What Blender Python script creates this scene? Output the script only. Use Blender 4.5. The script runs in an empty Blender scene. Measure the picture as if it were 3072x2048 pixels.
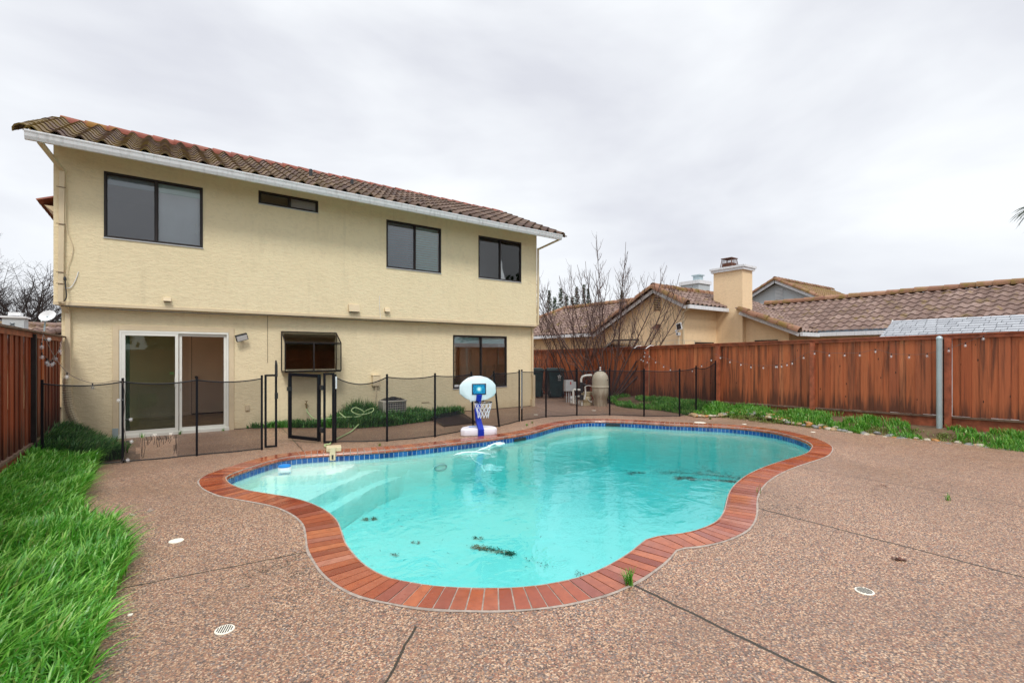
import bpy, bmesh, math, random
from mathutils import Vector, Matrix, noise as mnoise
random.seed(7)
SC = bpy.context.scene
COL = SC.collection
R = math.radians
# ------------------------------------------------------------------ camera
cam_d = bpy.data.cameras.new("camera"); cam = bpy.data.objects.new("camera", cam_d); COL.objects.link(cam)
cam_d.sensor_width = 36.0; cam_d.lens = 16.868; cam_d.clip_start = 0.05; cam_d.clip_end = 2000
cam_d.shift_y = 0.0137
cam.location = (0, 0, 1.58); cam.rotation_euler = (R(90), 0, R(-35.9)); SC.camera = cam
# ------------------------------------------------------------------ sky and sun
W = bpy.data.worlds.new("World"); SC.world = W; W.use_nodes = True
nt = W.node_tree; nt.nodes.clear()
def wn(t, **k):
    n = nt.nodes.new(t)
    for a, b in k.items(): setattr(n, a, b)
    return n
SUN_EL, SUN_AZ = 52.0, 205.0            # azimuth clockwise from +Y
sky = wn('ShaderNodeTexSky', sky_type='NISHITA', sun_disc=False, sun_elevation=R(SUN_EL), sun_rotation=R(SUN_AZ))
tc = wn('ShaderNodeTexCoord'); sep = wn('ShaderNodeSeparateXYZ'); nt.links.new(tc.outputs['Generated'], sep.inputs[0])
mp = wn('ShaderNodeMapping'); mp.inputs['Scale'].default_value = (1.0, 1.0, 2.6); mp.inputs['Rotation'].default_value = (0.35, 0.2, 0.3)
nt.links.new(tc.outputs['Generated'], mp.inputs[0])
nz = wn('ShaderNodeTexNoise'); nz.inputs['Scale'].default_value = 1.8; nz.inputs['Detail'].default_value = 5; nz.inputs['Roughness'].default_value = .52
nz.inputs['Distortion'].default_value = .25
nt.links.new(mp.outputs[0], nz.inputs['Vector'])
cr = wn('ShaderNodeValToRGB'); e = cr.color_ramp.elements
e[0].position = .34; e[0].color = (.585, .597, .645, 1); e[1].position = .64; e[1].color = (.775, .795, .815, 1)
nt.links.new(nz.outputs['Fac'], cr.inputs[0])
mr = wn('ShaderNodeMapRange', interpolation_type='SMOOTHSTEP'); mr.inputs[1].default_value = .6; mr.inputs[2].default_value = 1.0
mr.inputs[3].default_value = 1.0; mr.inputs[4].default_value = 2.7
nt.links.new(sep.outputs['Z'], mr.inputs[0])
vm = wn('ShaderNodeVectorMath', operation='SCALE'); nt.links.new(cr.outputs[0], vm.inputs[0]); nt.links.new(mr.outputs[0], vm.inputs['Scale'])
bg1 = wn('ShaderNodeBackground'); bg1.inputs[1].default_value = 1.0; nt.links.new(vm.outputs[0], bg1.inputs[0])
bg2 = wn('ShaderNodeBackground'); bg2.inputs[1].default_value = .1; nt.links.new(sky.outputs[0], bg2.inputs[0])
mx = wn('ShaderNodeMixShader'); mx.inputs[0].default_value = .94
nt.links.new(bg2.outputs[0], mx.inputs[1]); nt.links.new(bg1.outputs[0], mx.inputs[2])
wo = wn('ShaderNodeOutputWorld'); nt.links.new(mx.outputs[0], wo.inputs[0])
sd = bpy.data.lights.new("sun", 'SUN'); sd.energy = 1.5; sd.angle = R(14); sd.color = (1, .965, .90)
so = bpy.data.objects.new("sun", sd); COL.objects.link(so)
_a, _e = R(SUN_AZ), R(SUN_EL)
so.rotation_euler = Vector((math.sin(_a)*math.cos(_e), math.cos(_a)*math.cos(_e), math.sin(_e))).to_track_quat('Z', 'Y').to_euler()
vs = SC.view_settings; vs.view_transform = 'Standard'; vs.look = 'None'; vs.gamma = 1; vs.exposure = 0.42; vs.use_curve_mapping = False
SC.cycles.max_bounces = 8; SC.cycles.transparent_max_bounces = 16; SC.cycles.volume_bounces = 0
SC.cycles.use_denoising = True

# ------------------------------------------------------------------ material kit
class N:
    """small node-graph helper"""
    def __init__(s, name):
        s.m = bpy.data.materials.new(name); s.m.use_nodes = True; s.t = s.m.node_tree; s.t.nodes.clear()
        s.out = s.t.nodes.new('ShaderNodeOutputMaterial')
    def n(s, t, ins=None, **k):
        x = s.t.nodes.new(t)
        for a, b in k.items(): setattr(x, a, b)
        for a, b in (ins or {}).items():
            if isinstance(b, bpy.types.NodeSocket): s.t.links.new(b, x.inputs[a])
            else: x.inputs[a].default_value = b
        return x
    def obj(s): return s.n('ShaderNodeTexCoord').outputs['Object']
    def pos(s): return s.n('ShaderNodeNewGeometry').outputs['Position']
    def mapv(s, v, sc): return s.n('ShaderNodeMapping', {0: v, 'Scale': sc}).outputs[0]
    def noise(s, v, sc, det=3, ro=.5, dis=0): return s.n('ShaderNodeTexNoise', {'Vector': v, 'Scale': sc, 'Detail': det, 'Roughness': ro, 'Distortion': dis}).outputs['Fac']
    def rand(s): return s.n('ShaderNodeNewGeometry').outputs['Random Per Island']
    def ramp(s, f, stops, mode='LINEAR'):
        x = s.n('ShaderNodeValToRGB', {0: f}); r = x.color_ramp; r.interpolation = mode
        while len(r.elements) < len(stops): r.elements.new(.5)
        for el, (p, c) in zip(r.elements, stops):
            el.position = p; el.color = (c[0], c[1], c[2], 1) if not isinstance(c, (int, float)) else (c, c, c, 1)
        return x.outputs[0]
    def math(s, op, a, b=0.0, clamp=False): return s.n('ShaderNodeMath', {0: a, 1: b}, operation=op, use_clamp=clamp).outputs[0]
    def mix(s, f, a, b, mode='MIX'):
        x = s.n('ShaderNodeMix', data_type='RGBA', blend_type=mode)
        for i, v in ((0, f), (6, a), (7, b)):
            if isinstance(v, bpy.types.NodeSocket): s.t.links.new(v, x.inputs[i])
            elif i == 0: x.inputs[0].default_value = v
            else: x.inputs[i].default_value = (v[0], v[1], v[2], 1)
        return x.outputs[2]
    def bump(s, h, st=.3, d=.01): return s.n('ShaderNodeBump', {'Height': h, 'Strength': st, 'Distance': d}).outputs[0]
    def done(s, col, rough=.6, nrm=None, metal=0., spec=.5, coat=0.):
        p = s.n('ShaderNodeBsdfPrincipled', {'Roughness': rough, 'Metallic': metal, 'Specular IOR Level': spec, 'Coat Weight': coat})
        if isinstance(col, bpy.types.NodeSocket): s.t.links.new(col, p.inputs['Base Color'])
        else: p.inputs['Base Color'].default_value = (*col, 1)
        if nrm: s.t.links.new(nrm, p.inputs['Normal'])
        s.t.links.new(p.outputs[0], s.out.inputs[0]); return s.m
def flat(name, col, rough=.5, var=.12, sc=6, metal=0., spec=.5, bump=0.):
    k = N(name); f = k.noise(k.obj(), sc, 4, .6)
    c = k.ramp(f, [(.3, tuple(x*(1-var) for x in col)), (.7, tuple(min(1, x*(1+var)) for x in col))])
    return k.done(c, rough, k.bump(f, bump, .004) if bump else None, metal, spec)
M = {}
def stucco(name, base, warm):
    k = N(name); p = k.pos()
    big = k.noise(p, .55, 4, .6); mid = k.noise(k.mapv(p, (6, 6, 2.2)), 1.0, 4, .6)
    c = k.mix(k.ramp(big, [(.35, 0.), (.7, .6)]), base, warm)
    c = k.mix(k.ramp(mid, [(.5, 0.), (.8, .25)]), c, tuple(x*.72 for x in base))
    h = k.noise(k.mapv(p, (9, 9, 22)), 1.0, 6, .62, .8); h2 = k.noise(p, 55, 2, .5)
    hh = k.math('ADD', k.ramp(h, [(.42, 0.), (.62, 1.)]), k.math('MULTIPLY', h2, .5))
    cr_ = k.ramp(h, [(.40, .7), (.46, 0.)])
    c = k.mix(k.math('MULTIPLY', cr_, .18), c, tuple(x*.5 for x in base))
    z = k.n('ShaderNodeSeparateXYZ', {0: p}).outputs[2]      # rain splash and drip streaks
    base_d = k.math('ADD', k.n('ShaderNodeMapRange', {0: z, 1: 0., 2: .55, 3: .32, 4: -.3}).outputs[0], k.math('MULTIPLY', k.noise(p, 4, 4, .65), .5))
    c = k.mix(k.ramp(base_d, [(.30, 0.), (.62, .45)]), c, tuple(x*q for x, q in zip(base, (.55, .47, .40))))
    dr = k.noise(k.mapv(p, (5.5, 5.5, .35)), 1.0, 4, .6)
    c = k.mix(k.ramp(dr, [(.58, 0.), (.78, .30)]), c, tuple(x*.62 for x in base))
    return k.done(c, .88, k.bump(hh, .34, .012), spec=.2)
M['stucco'] = stucco('cream_stucco', (.795, .675, .445), (.82, .71, .485))
M['stucco2'] = stucco('peach_stucco', (.86, .64, .40), (.87, .67, .43))
M['stucco3'] = stucco('grey_stucco', (.50, .54, .56), (.56, .60, .62))
M['trimcream'] = flat('cream_paint', (.66, .54, .36), .55, .08, 3)
M['white'] = flat('white_paint', (.74, .75, .76), .45, .08, 3)
M['fascia'] = None
k = N('white_gutter_paint'); f = k.noise(k.mapv(k.pos(), (14, 14, 1.2)), 1, 3, .6)
M['fascia'] = k.done(k.ramp(f, [(.30, (.58, .59, .60)), (.5, (.74, .75, .77))]), .42)
M['vinyl'] = flat('white_vinyl', (.78, .78, .72), .35, .05, 3)
M['bronze'] = flat('dark_bronze_aluminium', (.022, .017, .016), .42, .3, 5, spec=.35)
M['black'] = flat('black_powdercoat', (.004, .0045, .008), .5, .3, 8, spec=.25)
M['blackp'] = flat('black_plastic', (.02, .021, .023), .45, .3, 8)
M['gapblue'] = flat('slate_bird_stop', (.075, .10, .125), .7, .2, 5)
M['soil'] = None
k = N('soil'); p = k.pos(); f = k.noise(p, 3, 5, .65); g = k.noise(p, 40, 3, .6)
M['soil'] = k.done(k.ramp(f, [(.3, (.07, .042, .022)), (.55, (.14, .085, .045)), (.7, (.09, .10, .03))]), .9, k.bump(g, .6, .02))
# roof tiles
def rooftile(name, c0, c1, c2, moss, mossx=None, mosscol=((.23, .135, .02), (.12, .10, .02))):
    k = N(name); p = k.pos(); r = k.rand()
    c = k.ramp(r, [(0, c0), (.5, c1), (1, c2)])
    c = k.mix(k.ramp(k.noise(p, 9, 4, .6), [(.35, 0.), (.75, .55)]), c, tuple(x*.45 for x in c1))
    mf = k.ramp(k.noise(p, 2.6, 5, .7), [(.62-.4*moss, 0.), (.75-.35*moss, 1.)])
    if mossx:
        x = k.n('ShaderNodeSeparateXYZ', {0: p}).outputs[0]
        mf = k.math('MULTIPLY', mf, k.n('ShaderNodeMapRange', {0: x, 1: mossx[0], 2: mossx[1], 3: mossx[2], 4: mossx[3]}).outputs[0])
    mc = k.mix(k.noise(p, 14, 3, .6), mosscol[0], mosscol[1])
    c = k.mix(k.math('MULTIPLY', mf, .85), c, mc)
    return k.done(c, .72, k.bump(k.noise(p, 60, 3, .6), .3, .005), spec=.35)
M['tileA'] = rooftile('weathered_brown_roof_tile', (.062, .038, .029), (.105, .06, .045), (.20, .135, .10), .50, (-2, 5.5, .95, .12))
M['ridgeA'] = rooftile('red_clay_ridge_tile', (.24, .062, .038), (.29, .085, .055), (.26, .10, .07), .25, (-1.2, -.6, 2.4, .1), ((.28, .13, .012), (.2, .1, .02)))
M['tileB'] = rooftile('rose_brown_roof_tile', (.15, .093, .072), (.205, .13, .105), (.29, .20, .165), .18)
M['tileM'] = rooftile('mossy_roof_tile', (.22, .11, .065), (.27, .14, .09), (.3, .17, .11), .55)
M['capM'] = rooftile('mossy_ridge_tile', (.22, .10, .06), (.30, .15, .09), (.36, .20, .12), .38)
# fence wood
def wood(name, cols, dark, streak=.5):
    k = N(name); p = k.pos(); r = k.rand()
    c = k.ramp(r, [(i/(len(cols)-1), q) for i, q in enumerate(cols)])
    off = k.n('ShaderNodeCombineXYZ', {0: k.math('MULTIPLY', r, 31.0), 1: k.math('MULTIPLY', r, 17.0), 2: 0.}).outputs[0]
    pp = k.n('ShaderNodeVectorMath', {0: p, 1: off}, operation='ADD').outputs[0]
    st = k.noise(k.mapv(pp, (9, 9, .55)), 1, 5, .62, .3)
    z = k.n('ShaderNodeSeparateXYZ', {0: p}).outputs[2]
    low = k.n('ShaderNodeMapRange', {0: z, 1: .25, 2: .75, 3: .22, 4: 0.}).outputs[0]
    f = k.ramp(k.math('ADD', st, low), [(.48, 0.), (.66, 1.)])
    c = k.mix(k.math('MULTIPLY', f, streak), c, dark)
    fine = k.noise(k.mapv(pp, (70, 70, 2.5)), 1, 3, .6)
    c = k.mix(k.math('MULTIPLY', k.ramp(fine, [(.4, 0.), (.75, 1.)]), .35), c, tuple(x*.6 for x in cols[0]))
    kn = k.n('ShaderNodeTexVoronoi', {'Vector': k.mapv(pp, (7, 7, 2.6)), 'Scale': 1.0, 'Randomness': 1.0}).outputs['Distance']
    c = k.mix(k.ramp(kn, [(.05, 1.), (.085, 0.)]), c, (.03, .012, .008))
    return k.done(c, .62, k.bump(fine, .25, .004), spec=.35)
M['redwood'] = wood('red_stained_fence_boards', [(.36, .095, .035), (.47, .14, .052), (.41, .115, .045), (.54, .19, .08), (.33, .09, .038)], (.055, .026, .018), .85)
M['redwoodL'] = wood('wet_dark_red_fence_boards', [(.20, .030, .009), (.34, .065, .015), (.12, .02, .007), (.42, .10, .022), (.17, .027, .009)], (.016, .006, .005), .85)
M['oldwood'] = flat('weathered_grey_brown_wood', (.14, .085, .055), .8, .45, 9)
M['darkwood'] = flat('blackened_wood_post', (.018, .012, .012), .7, .4, 9)
M['redpost'] = flat('red_stained_post', (.33, .09, .04), .65, .4, 7)
# pool
k = N('brick_coping'); r = k.rand(); p = k.pos()
c = k.ramp(r, [(0, (.20, .040, .020)), (.3, (.33, .075, .030)), (.55, (.43, .125, .05)), (.75, (.25, .065, .042)), (1, (.40, .15, .10))])
c = k.mix(k.ramp(k.noise(p, 16, 4, .6), [(.4, 0.), (.8, .5)]), c, (.16, .035, .02))
wet = k.ramp(k.noise(p, 1.3, 4, .6), [(.40, .10), (.62, .38)])
M['brick'] = k.done(c, wet, k.bump(k.noise(p, 45, 3, .6), .12, .004), spec=.6)
M['mortar'] = flat('pale_mortar', (.33, .27, .225), .85, .3, 14)
M['bandtile'] = None
k = N('blue_glazed_tile'); r = k.rand()
M['bandtile'] = k.done(k.ramp(r, [(0, (.008, .035, .16)), (.5, (.012, .07, .27)), (1, (.03, .13, .36))]), .12, spec=.7)
M['grout'] = flat('white_grout', (.55, .62, .66), .7, .1, 9)
k = N('pool_plaster'); p = k.pos()
c = k.mix(k.ramp(k.noise(p, 1.1, 5, .65), [(.4, 0.), (.75, 1.)]), (.85, .87, .81), (.75, .82, .75))
c = k.mix(k.ramp(k.noise(p, 7, 4, .7), [(.6, 0.), (.85, .3)]), c, (.42, .6, .52))
M['plaster'] = k.done(c, .8, spec=.1)
k = N('pool_water'); p = k.pos()
n1 = k.noise(k.mapv(p, (1, 1.0, 1)), 3.2, 3, .55, .6); n2 = k.noise(k.mapv(p, (1, 1, 1)), 13, 2, .5, .4)
h = k.math('ADD', n1, k.math('MULTIPLY', n2, .16))
# rain-drop ring near the front edge
dv = k.n('ShaderNodeVectorMath', {0: p, 1: (2.62, 2.95, -.12)}, operation='DISTANCE').outputs['Value']
ring = k.math('MULTIPLY', k.math('SINE', k.math('MULTIPLY', dv, 190.)), k.n('ShaderNodeMapRange', {0: dv, 1: .02, 2: .2, 3: .09, 4: 0.}).outputs[0])
h = k.math('ADD', h, ring)
nb = k.bump(h, .19, .05)
fr = k.n('ShaderNodeFresnel', {'IOR': 1.48, 'Normal': nb}).outputs[0]
gl = k.n('ShaderNodeBsdfGlossy', {'Color': (1, 1, 1, 1), 'Roughness': .02, 'Normal': nb}).outputs[0]
tr = k.n('ShaderNodeBsdfTransparent', {'Color': (.97, 1, 1, 1)}).outputs[0]
ms = k.n('ShaderNodeMixShader', {0: fr, 1: tr, 2: gl}).outputs[0]; k.t.links.new(ms, k.out.inputs[0])
va = k.n('ShaderNodeVolumeAbsorption', {'Color': (.03, .815, .835, 1), 'Density': .76}).outputs[0]; k.t.links.new(va, k.out.inputs[1])
M['water'] = k.m
# deck: exposed aggregate with joints at real places
k = N('exposed_aggregate'); p = k.pos(); sx = k.n('ShaderNodeSeparateXYZ', {0: p}); X, Yv = sx.outputs[0], sx.outputs[1]
vo = k.n('ShaderNodeTexVoronoi', {'Vector': p, 'Scale': 108., 'Randomness': 1.}); vr = k.n('ShaderNodeSeparateColor', {0: vo.outputs['Color']}).outputs[0]
c = k.ramp(vr, [(0, (.045, .034, .032)), (.16, (.20, .11, .075)), (.3, (.33, .19, .12)), (.43, (.115, .095, .092)), (.56, (.42, .28, .18)), (.68, (.24, .105, .07)), (.79, (.52, .39, .29)), (.90, (.20, .175, .17)), (1, (.78, .69, .58))], 'CONSTANT')
c = k.mix(k.ramp(vo.outputs['Distance'], [(.42, 0.), (.75, .5)]), c, (.12, .080, .06))
big = k.noise(p, .45, 5, .62, .5); mid = k.noise(p, 3.2, 4, .6)
c = k.mix(k.ramp(big, [(.40, 0.), (.62, .42)]), c, (.12, .080, .060))
c = k.mix(k.ramp(mid, [(.45, 0.), (.8, .35)]), c, (.21, .13, .09))
c = k.mix(1.0, c, (1.31, 1.23, 1.12), 'MULTIPLY')
wob = k.math('MULTIPLY', k.math('SUBTRACT', k.noise(p, 5, 3, .6), .5), .035)
jm = None
def seg(x0, y0, x1, y1, w=.0075):
    dx, dy = x1-x0, y1-y0; L = math.hypot(dx, dy); dx /= L; dy /= L
    def lin(a, b, cc): return k.math('ADD', k.math('ADD', k.math('MULTIPLY', X, a), k.math('MULTIPLY', Yv, b)), cc)
    d = k.math('ABSOLUTE', k.math('ADD', lin(-dy, dx, dy*x0-dx*y0), wob))
    t = lin(dx, dy, -dx*x0-dy*y0)
    m = k.math('MULTIPLY', k.math('LESS_THAN', d, w), k.math('MULTIPLY', k.math('GREATER_THAN', t, 0.), k.math('LESS_THAN', t, L)))
    return m
for s in [(2.62, 2.2, 2.63, -4, .012), (4.98, 2.7, 4.92, -4, .0115), (-.4, 4.21, .93, 4.10), (1.19, 2.6, .2, 1.5), (2.07, 11.4, 1.85, 8.3), (9.32, 11.8, 8.6, 9.2, .007), (7.3, 3.1, 7.25, -4, .006), (-2, .2, 12, .2, .008), (4.98, 2.62, 5.3, 2.85, .006)]:
    m = seg(*s); jm = m if jm is None else k.math('MAXIMUM', jm, m)
vc = k.n('ShaderNodeTexVoronoi', {'Vector': k.n('ShaderNodeVectorMath', {0: p, 1: k.n('ShaderNodeTexNoise', {'Vector': p, 'Scale': 9., 'Detail': 3.}).outputs['Color']}, operation='ADD').outputs[0], 'Scale': 1.9}, feature='DISTANCE_TO_EDGE').outputs['Distance']
for cx_, cy_, cr2 in ((5.15, 2.72, .55), (.85, 3.75, .42)):
    dd_ = k.n('ShaderNodeVectorMath', {0: p, 1: (cx_, cy_, 0.)}, operation='DISTANCE').outputs['Value']
    jm = k.math('MAXIMUM', jm, k.math('MULTIPLY', k.math('LESS_THAN', vc, .012), k.math('LESS_THAN', dd_, cr2)))
c = k.mix(jm, c, (.030, .022, .012))
sp = k.noise(k.mapv(p, (1, 1, 1)), 2.0, 4, .7)   # rusty leaf stains
c = k.mix(k.ramp(sp, [(.68, 0.), (.78, .5)]), c, (.13, .06, .018))
ro = k.ramp(k.noise(p, .6, 4, .6), [(.35, .34), (.65, .58)])
M['deck'] = k.done(c, ro, k.bump(k.math('ADD', vo.outputs['Distance'], k.math('MULTIPLY', jm, 2.)), .35, .006), spec=.5)
# vegetation
def blade_mat(name, a, b, c3):
    k = N(name); r = k.rand(); p = k.pos()
    c = k.ramp(r, [(0, a), (.45, b), (.80, c3), (.93, tuple(min(1, q*1.35+.03) for q in c3)), (1, (.38, .34, .12))])
    c = k.mix(k.ramp(k.noise(p, 2.2, 3, .6), [(.35, 0.), (.7, .5)]), c, a)
    d = k.n('ShaderNodeBsdfPrincipled', {'Base Color': c, 'Roughness': .36, 'Specular IOR Level': .6}).outputs[0]
    t = k.n('ShaderNodeBsdfTranslucent', {'Color': c}).outputs[0]
    m = k.n('ShaderNodeMixShader', {0: .3, 1: d, 2: t}).outputs[0]; k.t.links.new(m, k.out.inputs[0]); return k.m
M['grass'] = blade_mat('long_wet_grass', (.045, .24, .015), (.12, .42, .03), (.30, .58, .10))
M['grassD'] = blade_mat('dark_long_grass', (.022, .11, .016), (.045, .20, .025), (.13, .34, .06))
M['grassR'] = blade_mat('short_grass', (.05, .22, .015), (.10, .36, .03), (.24, .46, .07))
M['leafG'] = blade_mat('evergreen_foliage', (.015, .035, .012), (.025, .06, .018), (.045, .09, .025))
M['leafY'] = blade_mat('yellow_green_leaves', (.10, .16, .02), (.16, .22, .03), (.22, .26, .05))
M['leafR'] = blade_mat('dark_red_leaves', (.05, .012, .014), (.08, .02, .02), (.11, .03, .03))
M['bark'] = flat('wet_red_brown_bark', (.060, .027, .021), .6, .5, 12, bump=.3)
M['bark2'] = flat('dark_grey_bark', (.028, .020, .020), .8, .4, 12)
M['rockT'] = flat('tan_river_stone', (.36, .25, .13), .5, .45, 7)
M['rockG'] = flat('grey_river_stone', (.20, .20, .19), .5, .45, 7)
M['rockO'] = flat('orange_river_stone', (.38, .17, .045), .5, .4, 7)
M['rockW'] = flat('pale_river_stone', (.42, .37, .28), .5, .3, 7)
# glass, mesh, misc
def glass(name, tint=(.75, .8, .8), ior=1.9, ro=.01):
    k = N(name); fr = k.n('ShaderNodeFresnel', {'IOR': ior}).outputs[0]
    h = k.noise(k.obj(), 1.2, 2, .5)
    g = k.n('ShaderNodeBsdfGlossy', {'Roughness': ro, 'Normal': k.bump(h, .05, .02)}).outputs[0]
    t = k.n('ShaderNodeBsdfTransparent', {'Color': (*tint, 1)}).outputs[0]
    m = k.n('ShaderNodeMixShader', {0: fr, 1: t, 2: g}).outputs[0]; k.t.links.new(m, k.out.inputs[0]); return k.m
M['glass'] = glass('window_glass', (.97, .99, .99), 1.7); M['glassD'] = glass('screened_glass', (.80, .82, .86), 1.85, .05)
M['glassS'] = glass('sliding_door_glass', (.99, .99, .98), 1.25); M['glassG'] = glass('greenish_door_glass', (.70, .82, .72), 1.6)
k = N('clear_bulb_glass'); d_ = k.n('ShaderNodeBsdfPrincipled', {'Base Color': (.8, .8, .82, 1), 'Roughness': .08}).outputs[0]; t_ = k.n('ShaderNodeBsdfTransparent').outputs[0]
k.t.links.new(k.n('ShaderNodeMixShader', {0: .24, 1: t_, 2: d_}).outputs[0], k.out.inputs[0]); M['bulb'] = k.m  # white mixed into the clear glass colour stands for the bulbs' sparkle
def mesh_mat(name, a=.30, col=(.02, .02, .025)):
    k = N(name); d = k.n('ShaderNodeBsdfDiffuse', {'Color': (*col, 1)}).outputs[0]; t = k.n('ShaderNodeBsdfTransparent').outputs[0]
    m = k.n('ShaderNodeMixShader', {0: a, 1: t, 2: d}).outputs[0]; k.t.links.new(m, k.out.inputs[0]); return k.m
M['mesh'] = mesh_mat('black_pool_fence_mesh', .42); M['mesh2'] = mesh_mat('black_screen_mesh', .62)
M['beige'] = flat('beige_plastic', (.60, .50, .32), .45, .1, 4)
M['tank'] = None
k = N('stained_tank'); p = k.pos(); z = k.n('ShaderNodeSeparateXYZ', {0: p}).outputs[2]
f = k.noise(k.mapv(p, (10, 10, 1.5)), 1, 4, .6)
lo = k.n('ShaderNodeMapRange', {0: z, 1: .6, 2: .3, 3: 0., 4: .25}).outputs[0]
M['tank'] = k.done(k.mix(k.ramp(k.math('ADD', f, lo), [(.55, 0.), (.8, .8)]), (.56, .50, .38), (.26, .19, .12)), .5)
M['pvc'] = flat('white_pvc', (.72, .71, .66), .35, .08, 5)
M['greybox'] = flat('light_grey_enamel', (.52, .53, .54), .4, .08, 5)
M['red'] = flat('red_label', (.5, .04, .03), .5, .1, 5)
M['bin'] = flat('dark_green_bin_plastic', (.020, .050, .055), .42, .25, 4)
M['blue'] = flat('blue_plastic', (.004, .028, .40), .5, .15, 4, spec=.25)
M['hoopwhite'] = flat('white_moulded_plastic', (.66, .76, .80), .4, .06, 4)
M['basewhite'] = flat('white_base_plastic', (.76, .74, .80), .4, .06, 4)
M['net'] = flat('white_net_cord', (.78, .78, .86), .8, .05, 4)
M['hose'] = flat('pale_green_hose', (.42, .56, .26), .45, .15, 5)
M['brass'] = flat('brass', (.35, .25, .10), .4, .2, 5, metal=.8)
M['cyan'] = flat('bright_blue_plastic', (.01, .22, .62), .35, .1, 5)
M['steel'] = flat('galvanised_steel', (.42, .52, .55), .38, .12, 3, metal=.35)
M['acgrey'] = flat('grey_coil_grille', (.09, .085, .095), .55, .5, 25)
M['acbeige'] = flat('beige_enamel', (.42, .39, .33), .5, .15, 5)
M['drain'] = flat('cream_plastic_cover', (.80, .76, .64), .45, .08, 5)
M['blind'] = flat('pale_blue_green_blind', (.50, .70, .68), .6, .05, 3)
M['shade'] = flat('grey_cloth_shade', (.62, .66, .72), .8, .05, 3)
M['inwall'] = flat('beige_interior_wall', (.74, .57, .42), .8, .05, 2)
M['indoor'] = flat('tan_interior_door', (.82, .64, .49), .6, .05, 2)
M['infloor'] = flat('wood_floor', (.42, .28, .12), .35, .3, 3)
M['shingle'] = None
k = N('grey_shingle'); r = k.rand()
M['shingle'] = k.done(k.ramp(r, [(0, (.33, .345, .37)), (1, (.43, .45, .475))]), .7)
M['leafdark'] = flat('sodden_dark_leaves', (.012, .03, .022), .6, .6, 30)
M['leafolive'] = flat('sodden_olive_leaves', (.05, .07, .02), .6, .6, 30)
M['twig'] = flat('dry_leaf', (.10, .035, .02), .7, .4, 20)
M['rust'] = flat('rusty_steel', (.11, .04, .022), .7, .5, 18)
M['whiteplas'] = flat('white_cleaner_plastic', (.70, .82, .80), .35, .06, 5)
k = N('splash_burst_sticker'); uv = k.obj(); s3 = k.n('ShaderNodeSeparateXYZ', {0: uv})
at = k.math('ARCTAN2', s3.outputs[0], s3.outputs[2]); rr = k.math('SQRT', k.math('ADD', k.math('POWER', s3.outputs[0], 2.), k.math('POWER', s3.outputs[2], 2.)))
cb = k.n('ShaderNodeCombineXYZ', {0: k.math('MULTIPLY', at, 6.), 1: k.math('MULTIPLY', rr, 12.), 2: 0.}).outputs[0]
f = k.math('ADD', k.noise(cb, 1.6, 3, .6), k.n('ShaderNodeMapRange', {0: rr, 1: 0., 2: .07, 3: .42, 4: -.10}).outputs[0])
M['burst'] = k.done(k.ramp(f, [(.3, (.005, .10, .30)), (.5, (.01, .35, .60)), (.62, (.08, .55, .62)), (.8, (.85, .95, .95))]), .3)

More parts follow.
